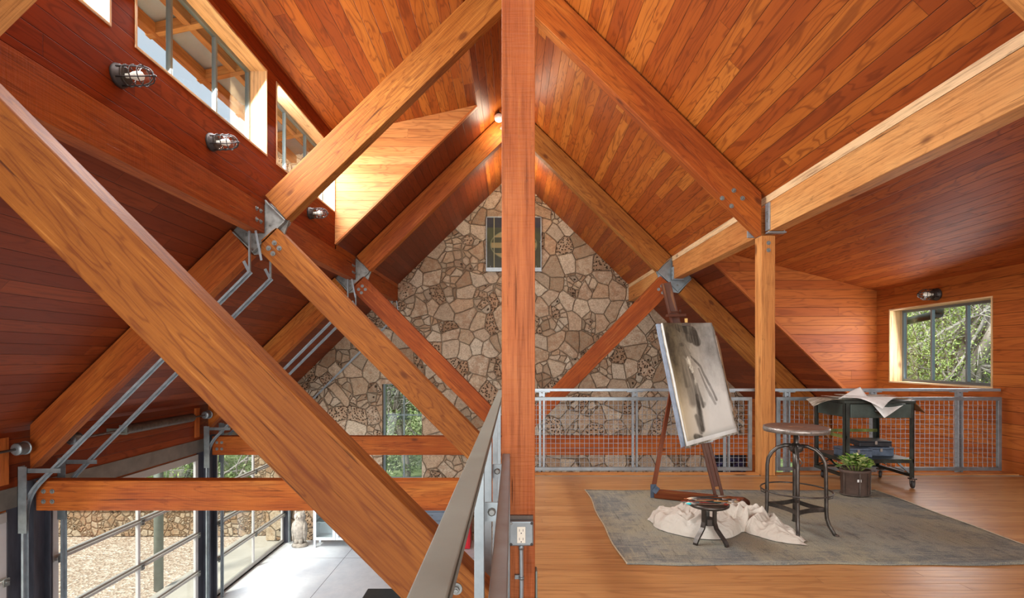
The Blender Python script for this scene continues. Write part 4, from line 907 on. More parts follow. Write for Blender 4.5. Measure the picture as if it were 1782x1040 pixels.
# ---------------------------------------------------------------- low stool and brushes
lc = Vector((1.289, 3.36, .010)); LS = thing('low_stool', 'small dark iron stool used as a stand for paint brushes', 'stool', lc)
def lp(x, y, z): return Vector((lc.x+x, lc.y+y, z))
b = MB(); b.lathe([(.001, .238), (.118, .238), (.129, .245), (.131, .256), (.122, .264), (.001, .262)], (lc.x, lc.y, 0), 32); b.build('seat', M['iron'], LS)
for t in (R(213), R(305), R(80)):
    b = MB(); ct, st_ = math.cos(t), math.sin(t); up = Vector((-st_, ct, 0))
    pr = [(.048, .237), (.045, .19), (.046, .14), (.058, .105), (.085, .075), (.115, .045), (.13, .022), (.132, .011)]
    pv = [lp(r_*ct, r_*st_, z) for r_, z in pr]
    for i in range(len(pv)-1): b.bar(pv[i], pv[i+1]+(pv[i+1]-pv[i]).normalized()*.003, .030, .013, Vector((ct, st_, .001)))
    b.build('leg', M['iron'], LS)
b = MB(); b.lathe([(.001, .118), (.043, .118), (.043, .160), (.001, .160)], (lc.x, lc.y, 0), 6, smooth=False); b.build('spider', M['iron'], LS)
brc = [((.10, .045, .02), (.05, .55, .60)), ((.012, .010, .010), (.75, .68, .50)), ((.35, .03, .02), (.30, .02, .01)), ((.02, .10, .10), (.35, .25, .15)), ((.015, .013, .012), (.80, .74, .55)), ((.45, .10, .015), (.50, .08, .02)), ((.01, .04, .05), (.05, .04, .03)), ((.02, .015, .012), (.60, .52, .38)), ((.03, .025, .02), (.12, .08, .05)), ((.30, .15, .05), (.25, .17, .10)), ((.01, .01, .01), (.20, .05, .03))]
wl = ['turquoise tipped brush sticking out left', 'black handled brush with cream bristles', 'brush with a red handle', 'dark teal brush lying frontmost', 'black brush with pale bristles on top of the heap', 'orange handled brush', 'blue black brush', 'dark brush with beige bristles', 'dark brown brush', 'tan handled brush', 'thin black brush pointing right']
ang = [172, 168, -14, -6, 160, -12, -3, 175, 4, -10, 8]
random.seed(5)
for k, ((hc, tc), wn_, a) in enumerate(zip(brc, wl, ang)):
    hm = simple('brush_handle_%d' % k, hc, .35, 0, .1, 10); tm = simple('brush_tip_%d' % k, tc, .8, 0, .2, 30)
    a = R(a+random.uniform(-4, 4)); cx, cy = (k-5)*.010+random.uniform(-.015, .015), -.075+.014*(k % 9)+random.uniform(-.004, .004); z = .2705+.0105*(k//4)
    L = .13+.012*(k % 4); d = Vector((math.cos(a), math.sin(a), 0)); c0 = lp(cx, cy, z)
    br_ = thing('paint_brush', '%s on the low stool' % wn_, 'paint brush', c0, 'paint brushes on the low stool')
    b = MB(); b.tube([c0-d*L, c0-d*L*.6, c0, c0+d*L*.45], [.0015, .004, .005, .0035], 8); b.build('handle', hm, br_)
    b = MB(); b.tube([c0+d*L*.45, c0+d*(L*.45+.035)], [.0045, .006], 8); b.build('ferrule', M['iron_lt'], br_)
    b = MB(); e = c0+d*(L*.45+.035); b.tube([e, e+d*.014, e+d*.030], [.006, .0075, .002], 8); b.build('bristles', tm, br_)
b = MB(); b.tube([lp(-.16, -.05, .0), lp(-.15, -.05, .0)], .001, 3)

# ---------------------------------------------------------------- cloth heap
from mathutils import noise as mn
b = MB(); nu, nv = 150, 44
cl_pts = [P(1128, 906, 1), P(1150, 905, 1), P(1185, 917, 1), P(1225, 921, 1), P(1265, 918, 1), P(1300, 916, 1), P(1335, 922, 1), P(1368, 936, 1), P(1400, 949, 1)]
def fl(px, py): Y = H*F/(py-625); return Vector(((px-891)*Y/F, Y))
cpx = [(1128, 905), (1152, 909), (1188, 919), (1228, 924), (1268, 918), (1302, 917), (1334, 926), (1366, 939), (1399, 948)]
cw = [.03, .13, .19, .19, .15, .15, .15, .11, .05]; chh = [.02, .115, .165, .15, .16, .15, .125, .07, .018]
def cr(a, t):
    t = max(0, min(len(a)-1.001, t*(len(a)-1))); i = int(t); f_ = t-i; g_ = lambda k: a[max(0, min(len(a)-1, k))]
    p0, p1, p2, p3 = g_(i-1), g_(i), g_(i+1), g_(i+2)
    return .5*((2*p1)+(-p0+p2)*f_+(2*p0-5*p1+4*p2-p3)*f_*f_+(-p0+3*p1-3*p2+p3)*f_**3)
cpts = [fl(*q) for q in cpx]
grid = []
def ridge(x): return 1-abs(2*(x-math.floor(x))-1)
for i in range(nu+1):
    t = i/nu; c0 = Vector((cr([p.x for p in cpts], t), cr([p.y for p in cpts], t))); c1 = Vector((cr([p.x for p in cpts], min(1, t+.01)), cr([p.y for p in cpts], min(1, t+.01))))
    d = (c1-c0) if (c1-c0).length > 1e-6 else Vector((1, 0)); d.normalize(); nrm = Vector((-d.y, d.x)); row = []
    wd, hh = cr(cw, t), cr(chh, t)
    for j in range(nv+1):
        s_ = 2*j/nv-1
        wob = 1+.22*mn.noise(Vector((t*7, s_ > 0 and 3.1 or 9.3, 0)))
        q = c0+nrm*(s_*wd*wob)
        prof = (1-abs(s_)**2.6)**.62 if abs(s_) < 1 else 0
        w1 = mn.noise(Vector((q.x*4.0+1, q.y*4.0, .3)))*1.2; f1 = ridge(t*5.5+s_*1.1+w1); f2 = ridge(-t*9+s_*1.7+mn.noise(Vector((q.x*7, q.y*7, 4)))*1.3)
        f1 = f1**1.5; f2 = f2**2
        edge = min(1, t/.05)*min(1, (1-t)/.04)
        f3 = ridge(t*14-s_*2.6+mn.noise(Vector((q.x*9, q.y*9, 7)))*1.6)**2
        z = hh*prof*edge*(.50+.40*f1+.22*f2+.13*f3+.12*mn.noise(Vector((q.x*18, q.y*18, 1))))
        row.append(Vector((q.x, q.y, .0135+max(0, z)+.004*abs(mn.noise(Vector((q.x*30, q.y*30, 2)))))))
    grid.append(row)
base = 0
for r_ in grid: b.v += r_
for i in range(nu):
    for j in range(nv):
        a = i*(nv+1)+j; b.f.append([a, a+nv+1, a+nv+2, a+1]); b.uv.append([(0, 0), (1, 0), (1, 1), (0, 1)]); b.sm.append(True); b.mi.append(0)
tag(b.build('drop_cloth', M['canvas'], sub=1), 'crumpled cream drop cloth heaped on the rug under the low stool', 'cloth')

# ---------------------------------------------------------------- easel
EZ = thing('easel', 'dark wooden studio easel carrying the charcoal drawing', 'easel', (1.55, 4.25, .0))
f0, f1 = Vector((1.225, 4.40, .012)), Vector((1.868, 4.12, .012)); up = Vector((0, 0, .0375))
b = MB(); b.bar(f0+up, f1+up, .045, .072, (0, 0, 1)); b.build('base_rail', M['easel_red'], EZ, bevel=.004)
b = MB(); fd = (f1-f0).normalized(); b.lathe([(.001, -.030), (.035, -.030), (.035, .030), (.001, .030)], f1+up*1.05, 12, Matrix.Rotation(R(90), 3, 'X')); b.build('rail_end', M['easel'], EZ)
m0, m1 = P(1252, 866, 4.20), P(1159, 492, 4.50)
def mast(t): return m0.lerp(m1, t)
md = (m1-m0).normalized(); ms = md.cross(Vector((-.25, -.95, .1))).normalized()
b = MB()
b.bar(mast(-.02)-ms*.027, mast(.62)-ms*.027, .024, .030, Vector((-.25, -.95, .1))); b.bar(mast(-.02)+ms*.027, mast(.62)+ms*.027, .024, .030, Vector((-.25, -.95, .1)))
b.build('slotted_mast', M['easel'], EZ, bevel=.003)
b = MB(); b.bar(mast(.05), mast(.60), .030, .010, Vector((-.25, -.95, .1))); b.build('ratchet_strip', M['easel'], EZ)
b = MB(); b.bar(mast(.55)+Vector((0, .01, 0)), mast(1.0)+Vector((0, .01, 0)), .085, .022, Vector((-.25, -.95, .1))); b.bar(mast(.80)-ms*.03, mast(1.0)-ms*.03, .02, .034, Vector((-.25, -.95, .1)))
b.build('upper_mast', M['easel'], EZ, bevel=.004)
b = MB(); q = P(1176, 549, 4.36); b.bar(q-Vector((.075, 0, 0)), q+Vector((.085, .02, .006)), .05, .022, (0, 0, 1)); b.bar(q+Vector((-.05, -.01, .03)), q+Vector((.04, .01, .034)), .03, .014, (0, 0, 1)); b.tube([q+Vector((.03, -.03, .02)), q+Vector((.03, -.03, .05))], .008, 8)
b.build('top_clamp', M['easel'], EZ)
b = MB(); l0, l1 = Vector((1.222, 4.42, .095)), P(1183, 600, 4.50); b.bar(l0, l1, .034, .024, (0, 1, 0)); b.build('back_leg', M['easel_red'], EZ, bevel=.003)
b = MB(); b.bar(f0+Vector((-.01, 0, .0)), f0+Vector((-.01, 0, .115)), .05, .006, (0, 1, 0)); b.bar(f0+Vector((-.012, -.024, .05)), f0+Vector((.02, -.037, .10)), .004, .04, (0, 0, 1)); b.build('corner_bracket', M['bluebox'], EZ)
q = P(1223, 768, 4.16); b = MB(); b.bar(q-Vector((.05, 0, 0)), q+Vector((.075, .0, .016)), .05, .030, (0, 0, 1)); b.build('canvas_support', M['galv_lt'], EZ)
# drawing board with sheets
TL, TR, BL, BR = P(1152, 562, 4.25), P(1237, 562, 4.40), P(1195, 768, 4.05), P(1279, 745, 4.19)
nB = (TR-TL).cross(BL-TL).normalized();
if nB.y > 0: nB = -nB
def sheet(name, mat, k, ins, th, parent=None, curl=0.0, label=None, cat=None, warp=0, seed=0, n=14, group=None, uvflip=False):
    # k: offset towards the viewer along the board normal; ins: corner insets (left, right, top, bottom) in fractions
    b = MB(); l, r_, t_, bo = ins
    def pt(u, v, off):
        u2, v2 = l+(1-l-r_)*u, t_+(1-t_-bo)*v
        p = TL.lerp(TR, u2).lerp(BL.lerp(BR, u2), v2)
        w_ = curl*(abs(u-.5)*2)**3+warp*mn.noise(Vector((u*2.2+seed, v*3, seed)))
        return p+nB*(k+off+w_)
    for i in range(n):
        for j in range(n):
            us, vs = (i/n, (i+1)/n), (j/n, (j+1)/n)
            b.face([pt(us[0], vs[0], th), pt(us[1], vs[0], th), pt(us[1], vs[1], th), pt(us[0], vs[1], th)], [(us[0], 1-vs[0]), (us[1], 1-vs[0]), (us[1], 1-vs[1]), (us[0], 1-vs[1])], True)
            b.face([pt(us[0], vs[0], 0), pt(us[1], vs[0], 0), pt(us[1], vs[1], 0), pt(us[0], vs[1], 0)], None, True)
    for i in range(n):
        a, c_ = i/n, (i+1)/n
        for v in (0, 1): b.face([pt(a, v, 0), pt(c_, v, 0), pt(c_, v, th), pt(a, v, th)])
        for u in (0, 1): b.face([pt(u, a, 0), pt(u, c_, 0), pt(u, c_, th), pt(u, a, th)])
    o = b.build(name, mat, parent)
    if label: tag(o, label, cat, group)
    return o
def charcoal():
    m = NT('charcoal_drawing'); u, v, _ = m.sep(m.uv()); x = m.math('MULTIPLY', u, .48)
    n1 = m.noise(m.uv(), 4, 5, .65, 0, 1); off = m.sep(n1)
    x = m.math('ADD', x, m.math('MULTIPLY', m.math('SUBTRACT', off[0], .5), .03)); y = m.math('ADD', v, m.math('MULTIPLY', m.math('SUBTRACT', off[1], .5), .035))
    tot = 0.0
    #  x0,y0,x1,y1, radius, softness, strength    (x 0-.48, y 0-1 up)
    caps = [(.14, .96, .28, .91, .028, .035, .92), (.26, .93, .29, .83, .038, .035, .88), (.19, .95, .23, .85, .03, .03, .85), (.30, .92, .33, .80, .012, .05, .55),
            (.075, .93, .062, .88, .003, .010, .75), (.062, .88, .052, .86, .003, .010, .8), (.055, .855, .075, .80, .003, .010, .85), (.075, .80, .10, .775, .003, .012, .85), (.085, .885, .105, .885, .005, .008, .9), (.11, .80, .16, .81, .012, .022, .85),
            (.13, .78, .15, .70, .012, .025, .75), (.18, .80, .20, .72, .006, .018, .75), (.12, .70, .11, .45, .018, .045, .72), (.10, .62, .14, .30, .02, .05, .62), (.17, .60, .18, .30, .010, .022, .8), (.18, .35, .17, .06, .011, .025, .9),
            (.20, .45, .22, .25, .006, .018, .75), (.20, .70, .27, .60, .005, .014, .8), (.27, .60, .32, .42, .005, .014, .75), (.32, .42, .36, .28, .004, .014, .65), (.25, .58, .29, .40, .004, .012, .65), (.29, .40, .34, .25, .005, .014, .55), (.14, .30, .23, .27, .008, .03, .55), (.09, .02, .13, .0, .015, .02, .8), (.14, .18, .15, .04, .008, .02, .7)]
    for (x0, y0, x1, y1, r_, sf, k) in caps:
        dx, dy = x1-x0, y1-y0; L2 = dx*dx+dy*dy
        t = m.math('DIVIDE', m.math('ADD', m.math('MULTIPLY', m.math('SUBTRACT', x, x0), dx), m.math('MULTIPLY', m.math('SUBTRACT', y, y0), dy)), L2)
        t = m.math('MINIMUM', m.math('MAXIMUM', t, 0.0), 1.0)
        ex = m.math('SUBTRACT', x, m.math('ADD', m.math('MULTIPLY', t, dx), x0)); ey = m.math('SUBTRACT', y, m.math('ADD', m.math('MULTIPLY', t, dy), y0))
        ds = m.math('SQRT', m.math('ADD', m.math('MULTIPLY', ex, ex), m.math('MULTIPLY', ey, ey)))
        mk = m.math('MULTIPLY', m.mr(ds, r_, r_+sf, 1, 0, True), k)
        tot = mk if isinstance(tot, float) else m.math('MAXIMUM', tot, mk)
    st2 = m.noise(m.vec(m.math('MULTIPLY', u, 7), m.math('MULTIPLY', v, 1.8)), 1.6, 5, .65); sm = m.noise(m.uv(), 2.2, 5, .7)
    tone = m.math('ADD', m.math('ADD', m.math('MULTIPLY', m.mr(v, .12, .9, 0, 1, True), .62), m.math('MULTIPLY', m.math('MULTIPLY', m.mr(u, .05, .62, 1, 0, True), m.mr(v, .22, .5, 0, 1, True)), .30)), m.math('MULTIPLY', m.math('SUBTRACT', sm, .5), 1.1))
    tone = m.math('MULTIPLY', m.math('MAXIMUM', tone, 0.0), m.mr(v, .05, .35, .15, 1))
    tot = m.math('MAXIMUM', m.math('MULTIPLY', tot, m.mr(st2, .3, .6, .75, 1.1)), tone)
    base = m.mix(m.mr(m.math('ADD', u, m.math('MULTIPLY', v, -.4)), -.2, .5, 1, 0), (.55, .54, .49), (.40, .31, .17))
    # lights rubbed out of the figure
    hl = m.math('MULTIPLY', m.mr(m.noise(m.vec(m.math('MULTIPLY', u, 9), m.math('MULTIPLY', v, 7)), 1, 3), .56, .66, 0, 1, True), m.math('MULTIPLY', m.mr(m.math('ABSOLUTE', m.math('SUBTRACT', u, .40)), .04, .13, 1, 0), m.mr(m.math('ABSOLUTE', m.math('SUBTRACT', v, .6)), .06, .2, 1, 0)))
    col = m.mix(m.math('MINIMUM', tot, .96), base, (.028, .022, .016)); col = m.mix(m.math('MULTIPLY', hl, .8), col, (.62, .58, .46))
    return m.done(col, .85, spec=.1)
M['draw'] = charcoal()
M['panelblue'] = simple('blue_grey_board_edge', (.20, .24, .30), .6, 0, .25, 14)
def smudgy(name, cols, sc_=3):
    m = NT(name); n1 = m.noise(m.uv(), sc_, 6, .7, .8); return m.done(m.ramp(n1, cols), .85, spec=.1)
M['smudge'] = smudgy('smudged_sketch_paper', [(.32, (.03, .025, .02)), (.46, (.22, .19, .14)), (.58, (.55, .50, .42)), (.7, (.66, .62, .54))])
M['smudge_lt'] = smudgy('lightly_marked_paper', [(.25, (.28, .27, .25)), (.38, (.68, .67, .63)), (.6, (.78, .78, .74)), (.8, (.82, .82, .78))], 2.5)
sheet('drawing_board', M['panelblue'], -.040, (-.075, .03, .0, -.035), .022, None, 0, 'blue grey backing board clamped on the easel behind the sheets', 'board')
sheet('sketch_sheet', M['smudge'], -.012, (-.03, -.045, .03, -.05), .003, None, .006, 'torn edged smudged sheet sticking out behind the charcoal drawing', 'paper', .010, 3.0)
sheet('sketch_sheet', M['paper_br'], -.016, (-.02, -.085, .12, .10), .002, None, .004, 'brown paper edge showing right of the charcoal drawing', 'paper', .012, 8.0)
sheet('sketch_sheet', M['smudge_lt'], -.006, (-.02, -.02, .0, -.035), .002, None, .004, 'pale sheet showing below the charcoal drawing', 'paper', .006, 5.0)
sheet('charcoal_drawing', M['draw'], .004, (.0, .0, .0, .0), .002, None, .006, 'large charcoal figure drawing clipped on the easel', 'drawing', .007, 1.0, 22)
bc = thing('bulldog_clip', 'brass clip holding the drawing at its top edge', 'clip', TL.lerp(TR, .46)+nB*.016)
q = TL.lerp(TR, .46)+nB*.018; ac = (TR-TL).normalized(); b = MB(); b.bar(q-ac*.035-Vector((0, 0, .018)), q+ac*.035-Vector((0, 0, .018)), .022, .022, (0, 0, 1)); b.build('jaw', M['rust'], bc)
bm_ = simple('brass', (.55, .36, .12), .35, .8, .1, 9); b = MB(); b.bar(q, q+Vector((0, .004, .035)), .024, .004, (0, 1, 0)); b.build('handle', bm_, bc)

# ---------------------------------------------------------------- cart
CT = thing('trolley_table', 'old dark green steel trolley on casters with a drawer', 'trolley', (3.43, 5.0, 0))
cx0, cx1, cy0, cy1 = 3.10, 3.74, 4.76, 5.25; ztop = .815
for x, y in ((cx0, cy0), (cx1, cy0), (cx0, cy1), (cx1, cy1)):
    b = MB(); sx_ = 1 if x == cx0 else -1; sy_ = 1 if y == cy0 else -1; z0_ = .10
    b.bb(x, x+sx_*.042, y, y+sy_*.005, z0_, .79); b.bb(x, x+sx_*.005, y, y+sy_*.042, z0_, .79); b.build('leg', M['cart'], CT)
b = MB(); b.bb(cx0-.01, cx1+.01, cy0-.01, cy1+.01, .79, ztop); b.build('tabletop', M['cart'], CT, bevel=.003)
b = MB(); b.bb(cx0+.045, cx1-.03, cy0-.006, cy0+.012, .655, .785); dr = b.build('drawer', M['cart_green'], CT, bevel=.004)
b = MB(); b.lathe([(.001, 0), (.030, 0), (.027, .012), (.001, .018)], (3.40, cy0-.006, .72), 16, Matrix.Rotation(R(90), 3, 'X'), sx=1.3, sy=.55); b.build('pull', M['iron'], dr)
b = MB(); b.bb(cx0+.006, cx0+.012, cy0+.05, cy1-.05, .66, .785); b.bb(cx0+.05, cx1-.05, cy1-.02, cy1-.014, .66, .785); b.bb(cx1-.012, cx1-.006, cy0+.05, cy1-.05, .66, .785); b.build('apron', M['cart_green'], CT)
b = MB(); b.bb(cx0+.001, cx1-.001, cy1-.014, cy1-.006, .46, .49); b.bar((cx0+.012, cy1, .475), (cx0+.012, cy0, .475), .008, .03); b.build('mid_rail', M['cart_lime'], CT)
b = MB(); b.bb(cx0+.004, cx1-.004, cy0+.004, cy1-.004, .262, .272); b.bb(cx0, cx1, cy0, cy0+.006, .235, .272); b.bb(cx0, cx1, cy1-.006, cy1, .235, .272); b.bb(cx0, cx0+.006, cy0, cy1, .235, .272); b.bb(cx1-.006, cx1, cy0, cy1, .235, .272)
b.build('lower_shelf', M['cart'], CT)
b = MB(); b.bar((cx0+.03, cy0+.02, .265), (cx1-.03, cy0+.004, .270), .012, .006); b.build('shelf_edge', M['cart_lime'], CT)
b = MB()
b.bar((cx0, cy0+.02, .115), (cx0, cy1-.02, .115), .028, .028); b.bar((cx1, cy0+.02, .115), (cx1, cy1-.02, .115), .028, .028)
b.bar((cx0+.22, cy0+.01, .24), (cx0+.02, cy0+.01, .13), .006, .028, (0, 1, 0)); b.bar((cx1-.30, cy0+.01, .24), (cx1-.02, cy0+.01, .13), .006, .022, (0, 1, 0)); b.bar((cx1-.01, cy0+.28, .24), (cx1-.01, cy0+.03, .13), .024, .006, (0, 0, 1)); b.bar((cx0+.01, cy0+.28, .24), (cx0+.01, cy0+.03, .13), .024, .006, (0, 0, 1))
b.bar((cx0+.01, cy1-.28, .24), (cx0+.01, cy1-.03, .13), .024, .006, (0, 0, 1)); b.bar((cx0+.03, cy1-.01, .115), (cx1-.03, cy1-.01, .115), .02, .02)
b.build('brace', M['cart'], CT)
for (x, y, rz_) in ((cx0+.0, cy0+.02, .5), (cx1-.01, cy0+.01, 1.2), (cx0+.06, cy1-.06, .4), (cx1-.0, cy1-.05, .9)):
    b = MB(); Mw = Matrix.Rotation(rz_, 3, 'Z') @ Matrix.Rotation(R(90), 3, 'X')
    b.lathe([(.012, .0), (.030, .0), (.036, .005), (.036, .021), (.030, .026), (.012, .026)], Vector((x, y, .0375))-(Mw @ Vector((0, 0, .013))), 20, Mw); w_ = b.build('caster_wheel', M['rubber'], CT)
    b = MB(); b.box((x, y, .089), (.05, .05, .012)); b.tube([(x, y, .085), (x, y, .102)], .014, 8)
    for s_ in (-1, 1):
        o_ = Mw @ Vector((0, 0, s_*.019)); b.bar(Vector((x, y, .038))+o_, Vector((x, y, .086))+o_, .022, .003, (o_.x, o_.y, 0.0))
    b.build('caster_fork', M['iron'], w_)
# tins on the lower shelf
def tin(name, c0, sz, rot, mat, lab, lidm=None):
    root = thing(name, lab, 'tin box', (c0[0], c0[1], c0[2])); Mz = Matrix.Rotation(rot, 3, 'Z')
    b = MB(); b.box((c0[0], c0[1], c0[2]+sz[2]*.36), (sz[0], sz[1], sz[2]*.72), Mz); b.build('body', mat, root, bevel=.004)
    b = MB(); b.box((c0[0], c0[1], c0[2]+sz[2]*.86), (sz[0]+.006, sz[1]+.006, sz[2]*.26), Mz); b.build('lid', lidm or mat, root, bevel=.006)
    f = Vector(c0)+Mz @ Vector((0, -sz[1]/2-.006, sz[2]*.68)); b = MB(); b.box(f, (.022, .008, .030), Mz); b.build('latch', M['iron_lt'], root)
    return root
tin('tool_tin', (3.28, 4.93, .273), (.26, .17, .085), R(-3), M['bluebox'], 'blue grey tin box with a latch on the lower shelf, left one')
tin('tool_tin', (3.545, 5.02, .273), (.24, .22, .085), R(-4), M['bluebox'], 'blue grey tin box on the lower shelf under the black case')
tin('tool_tin', (3.50, 5.02, .363), (.29, .22, .055), R(-6), M['blackcase'], 'flat black case lying on top of the right tin box')
# papers on the trolley
random.seed(11)
def loose(name, pts4, mat, lab, n=10, warp=.01, th=.0012, droop=None, seed=0, group='papers on the trolley'):
    b = MB(); A_, B_, C_, D_ = [Vector(p) for p in pts4]
    def pt(u, v):
        p = A_.lerp(B_, u).lerp(D_.lerp(C_, u), v); z = warp*mn.noise(Vector((p.x*5+seed, p.y*5, seed)))
        # hang over the edge of the table
        out = max(0, cy0-.012-p.y, p.x-cx1-.012, cx0-.012-p.x)
        if droop: z -= droop*out+out*out*1.5
        return Vector((p.x, p.y, p.z+z))
    for k, dz in ((0, 0), (1, th)):
        for i in range(n):
            for j in range(n):
                q = [pt(i/n, j/n), pt((i+1)/n, j/n), pt((i+1)/n, (j+1)/n), pt(i/n, (j+1)/n)]
                b.face([t+Vector((0, 0, dz)) for t in q], [(i/n, j/n), ((i+1)/n, j/n), ((i+1)/n, (j+1)/n), (i/n, (j+1)/n)], True)
    for i in range(n):
        for (p, q) in ((pt(i/n, 0), pt((i+1)/n, 0)), (pt(i/n, 1), pt((i+1)/n, 1)), (pt(0, i/n), pt(0, (i+1)/n)), (pt(1, i/n), pt(1, (i+1)/n))):
            b.face([p, q, q+Vector((0, 0, th)), p+Vector((0, 0, th))])
    return tag(b.build(name, mat), lab, 'paper', group)
z = ztop+.006
loose('paper_sheet', [(2.86, 4.86, z), (3.45, 4.74, z), (3.52, 5.10, z), (2.96, 5.16, z)], M['smudge'], 'smudged sheet curling out over the left end of the trolley', warp=.012, droop=-.05, seed=1)
loose('paper_sheet', [(3.12, 4.77, z+.013), (3.60, 4.80, z+.013), (3.58, 5.12, z+.013), (3.10, 5.14, z+.013)], M['smudge'], 'charcoal covered sheet in the middle of the paper heap', warp=.008, seed=2)
loose('paper_sheet', [(3.45, 4.78, z+.011), (3.93, 4.86, z+.011), (3.90, 5.16, z+.011), (3.44, 5.10, z+.011)], M['paper_br'], 'brown crumpled sheet drooping over the right end of the trolley', warp=.014, droop=.55, seed=3)
loose('paper_sheet', [(3.33, 4.60, z+.020), (3.62, 4.80, z+.026), (3.42, 5.02, z+.026), (3.12, 4.86, z+.022)], M['smudge_lt'], 'white sheet with its corner hanging forward left of the drawer pull', warp=.006, droop=.35, seed=4)
b = MB()
loose('paper_sheet', [P(1539, 727, 4.66), P(1588, 696, 4.80)+Vector((0, .0, .012)), P(1530, 690, 5.02)+Vector((0, 0, -.01)), P(1505, 692, 4.80)+Vector((0, 0, .02))], M['smudge_lt'], 'large white sheet whose pointed corner hangs over the drawer front', warp=.004, seed=5)
loose('paper_sheet', [P(1459, 693, 4.85), P(1512, 693, 4.85), P(1497, 673, 5.05), P(1486, 678, 5.10)], M['paper'], 'white sheet standing up in a peak on the paper heap', warp=.004, seed=6)
loose('paper_sheet', [(3.20, 4.90, z+.030), (3.66, 4.88, z+.030), (3.68, 5.12, z+.030), (3.24, 5.15, z+.030)], M['smudge'], 'dark charcoal sheet topmost on the right of the paper heap', warp=.008, seed=7)

# ---------------------------------------------------------------- potted plant
pc = Vector((3.015, 4.50, .012)); PT = thing('potted_plant', 'leafy variegated plant in an old oval brown pot beside the rug', 'potted plant', pc)
b = MB(); b.lathe([(.001, .0), (.112, .0), (.116, .008), (.120, .195), (.130, .200), (.130, .222), (.118, .224), (.112, .205), (.10, .195), (.001, .195)], pc, 32, sx=1.0, sy=.72); b.build('pot', M['pot'], PT)
b = MB()
for t in (R(200), R(262), R(300), R(340)):
    x, y = .122*math.cos(t), .122*math.sin(t)*.72; b.bar(pc+Vector((x, y, .0)), pc+Vector((x*1.03, y*1.03, .205)), .012, .004, (math.cos(t), math.sin(t), .0))
b.tube([pc+Vector((.120*math.cos(a), .120*.74*math.sin(a), .010)) for a in [2*math.pi*i/28 for i in range(28)]], .006, 6, closed=True)
b.build('pot_band', M['rust'], PT)
b = MB(); b.box(pc+Vector((-.022, -.0885, .140)), (.035, .002, .022)); b.build('pot_label', M['paper'], PT)
b = MB(); random.seed(21)
def leaf(b, p, d, L, wd, n_up):
    d = d.normalized(); s_ = d.cross(n_up);
    if s_.length < .01: s_ = Vector((1, 0, 0))
    s_.normalize(); nn = s_.cross(d)
    pts = [p, p+d*L*.3+s_*wd*.5+nn*.004, p+d*L*.65+s_*wd*.42, p+d*L-nn*L*.12, p+d*L*.65-s_*wd*.42, p+d*L*.3-s_*wd*.5+nn*.004]; mid1, mid2 = p+d*L*.3-nn*.004, p+d*L*.65-nn*.006
    for q in ((pts[0], pts[1], mid1), (pts[1], pts[2], mid2, mid1), (pts[2], pts[3], mid2), (pts[3], pts[4], mid2), (pts[4], pts[5], mid1, mid2), (pts[5], pts[0], mid1)): b.face(q)
tips = []
for k in range(62):
    a = random.uniform(0, 6.283); rr = random.uniform(0, .13)**1.0; h = .225+random.uniform(.02, .115)*(1-rr*3.2)
    p = pc+Vector((rr*1.15*math.cos(a), rr*.9*math.sin(a), h)); tips.append(p); out = Vector((math.cos(a), math.sin(a), 0))
    for i in range(6):
        aa = a+random.uniform(-1.6, 1.6); d = Vector((math.cos(aa), math.sin(aa), random.uniform(.1, 1.1))); leaf(b, p, d, random.uniform(.045, .075), random.uniform(.018, .030), Vector((0, 0, 1)))
b.build('foliage', M['potleaf'], PT)
b = MB()
for p in tips[::3]: b.tube([pc+Vector(((p.x-pc.x)*.3, (p.y-pc.y)*.3, .19)), p], .003, 5)
b.build('stem', M['cart_lime'], PT)
# ---------------------------------------------------------------- lower level furniture
# owl
ow = Vector((-4.64, 11.2, GZ)); OW = thing('owl_statue', 'weathered stone owl statue standing at the foot of the gable', 'statue', ow)
b = MB(); b.lathe([(.001, 0), (.15, 0), (.16, .03), (.14, .07), (.10, .085), (.001, .09)], ow, 14, sx=1.1, sy=.9); b.build('plinth', M['owl'], OW)
b = MB(); b.lathe([(.001, .08), (.09, .09), (.12, .18), (.155, .32), (.16, .42), (.14, .52), (.10, .575), (.115, .62), (.12, .67), (.10, .72), (.05, .75), (.001, .755)], ow, 20, sx=1.0, sy=.85, smooth=True)
for s_ in (-1, 1): b.lathe([(.038, 0), (.026, .04), (.012, .075), (.001, .09)], ow+Vector((s_*.075, -.01, .71)), 8, Matrix.Rotation(s_*.25, 3, 'Y'))
b.build('body', M['owl'], OW)
for s_ in (-1, 1):
    b = MB(); b.lathe([(.001, .10), (.03, .12), (.055, .25), (.06, .40), (.045, .50), (.001, .56)], ow+Vector((s_*.125, -.02, 0)), 10, sx=.6, sy=1.4); b.build('wing', M['owl'], OW)
    b = MB(); b.lathe([(.034, 0), (.034, .012), (.016, .012), (.012, .018)], ow+Vector((s_*.042, -.092, .665)), 14, Matrix.Rotation(R(90), 3, 'X')); b.build('eye', M['owl'], OW)
    b = MB(); b.lathe([(.035, .08), (.045, .12), (.04, .18)], ow+Vector((s_*.05, -.07, 0)), 10); b.build('foot', M['owl'], OW)
b = MB(); b.lathe([(.018, 0), (.001, .05)], ow+Vector((0, -.10, .65)), 6, Matrix.Rotation(R(140), 3, 'X')); b.build('beak', M['owl'], OW)
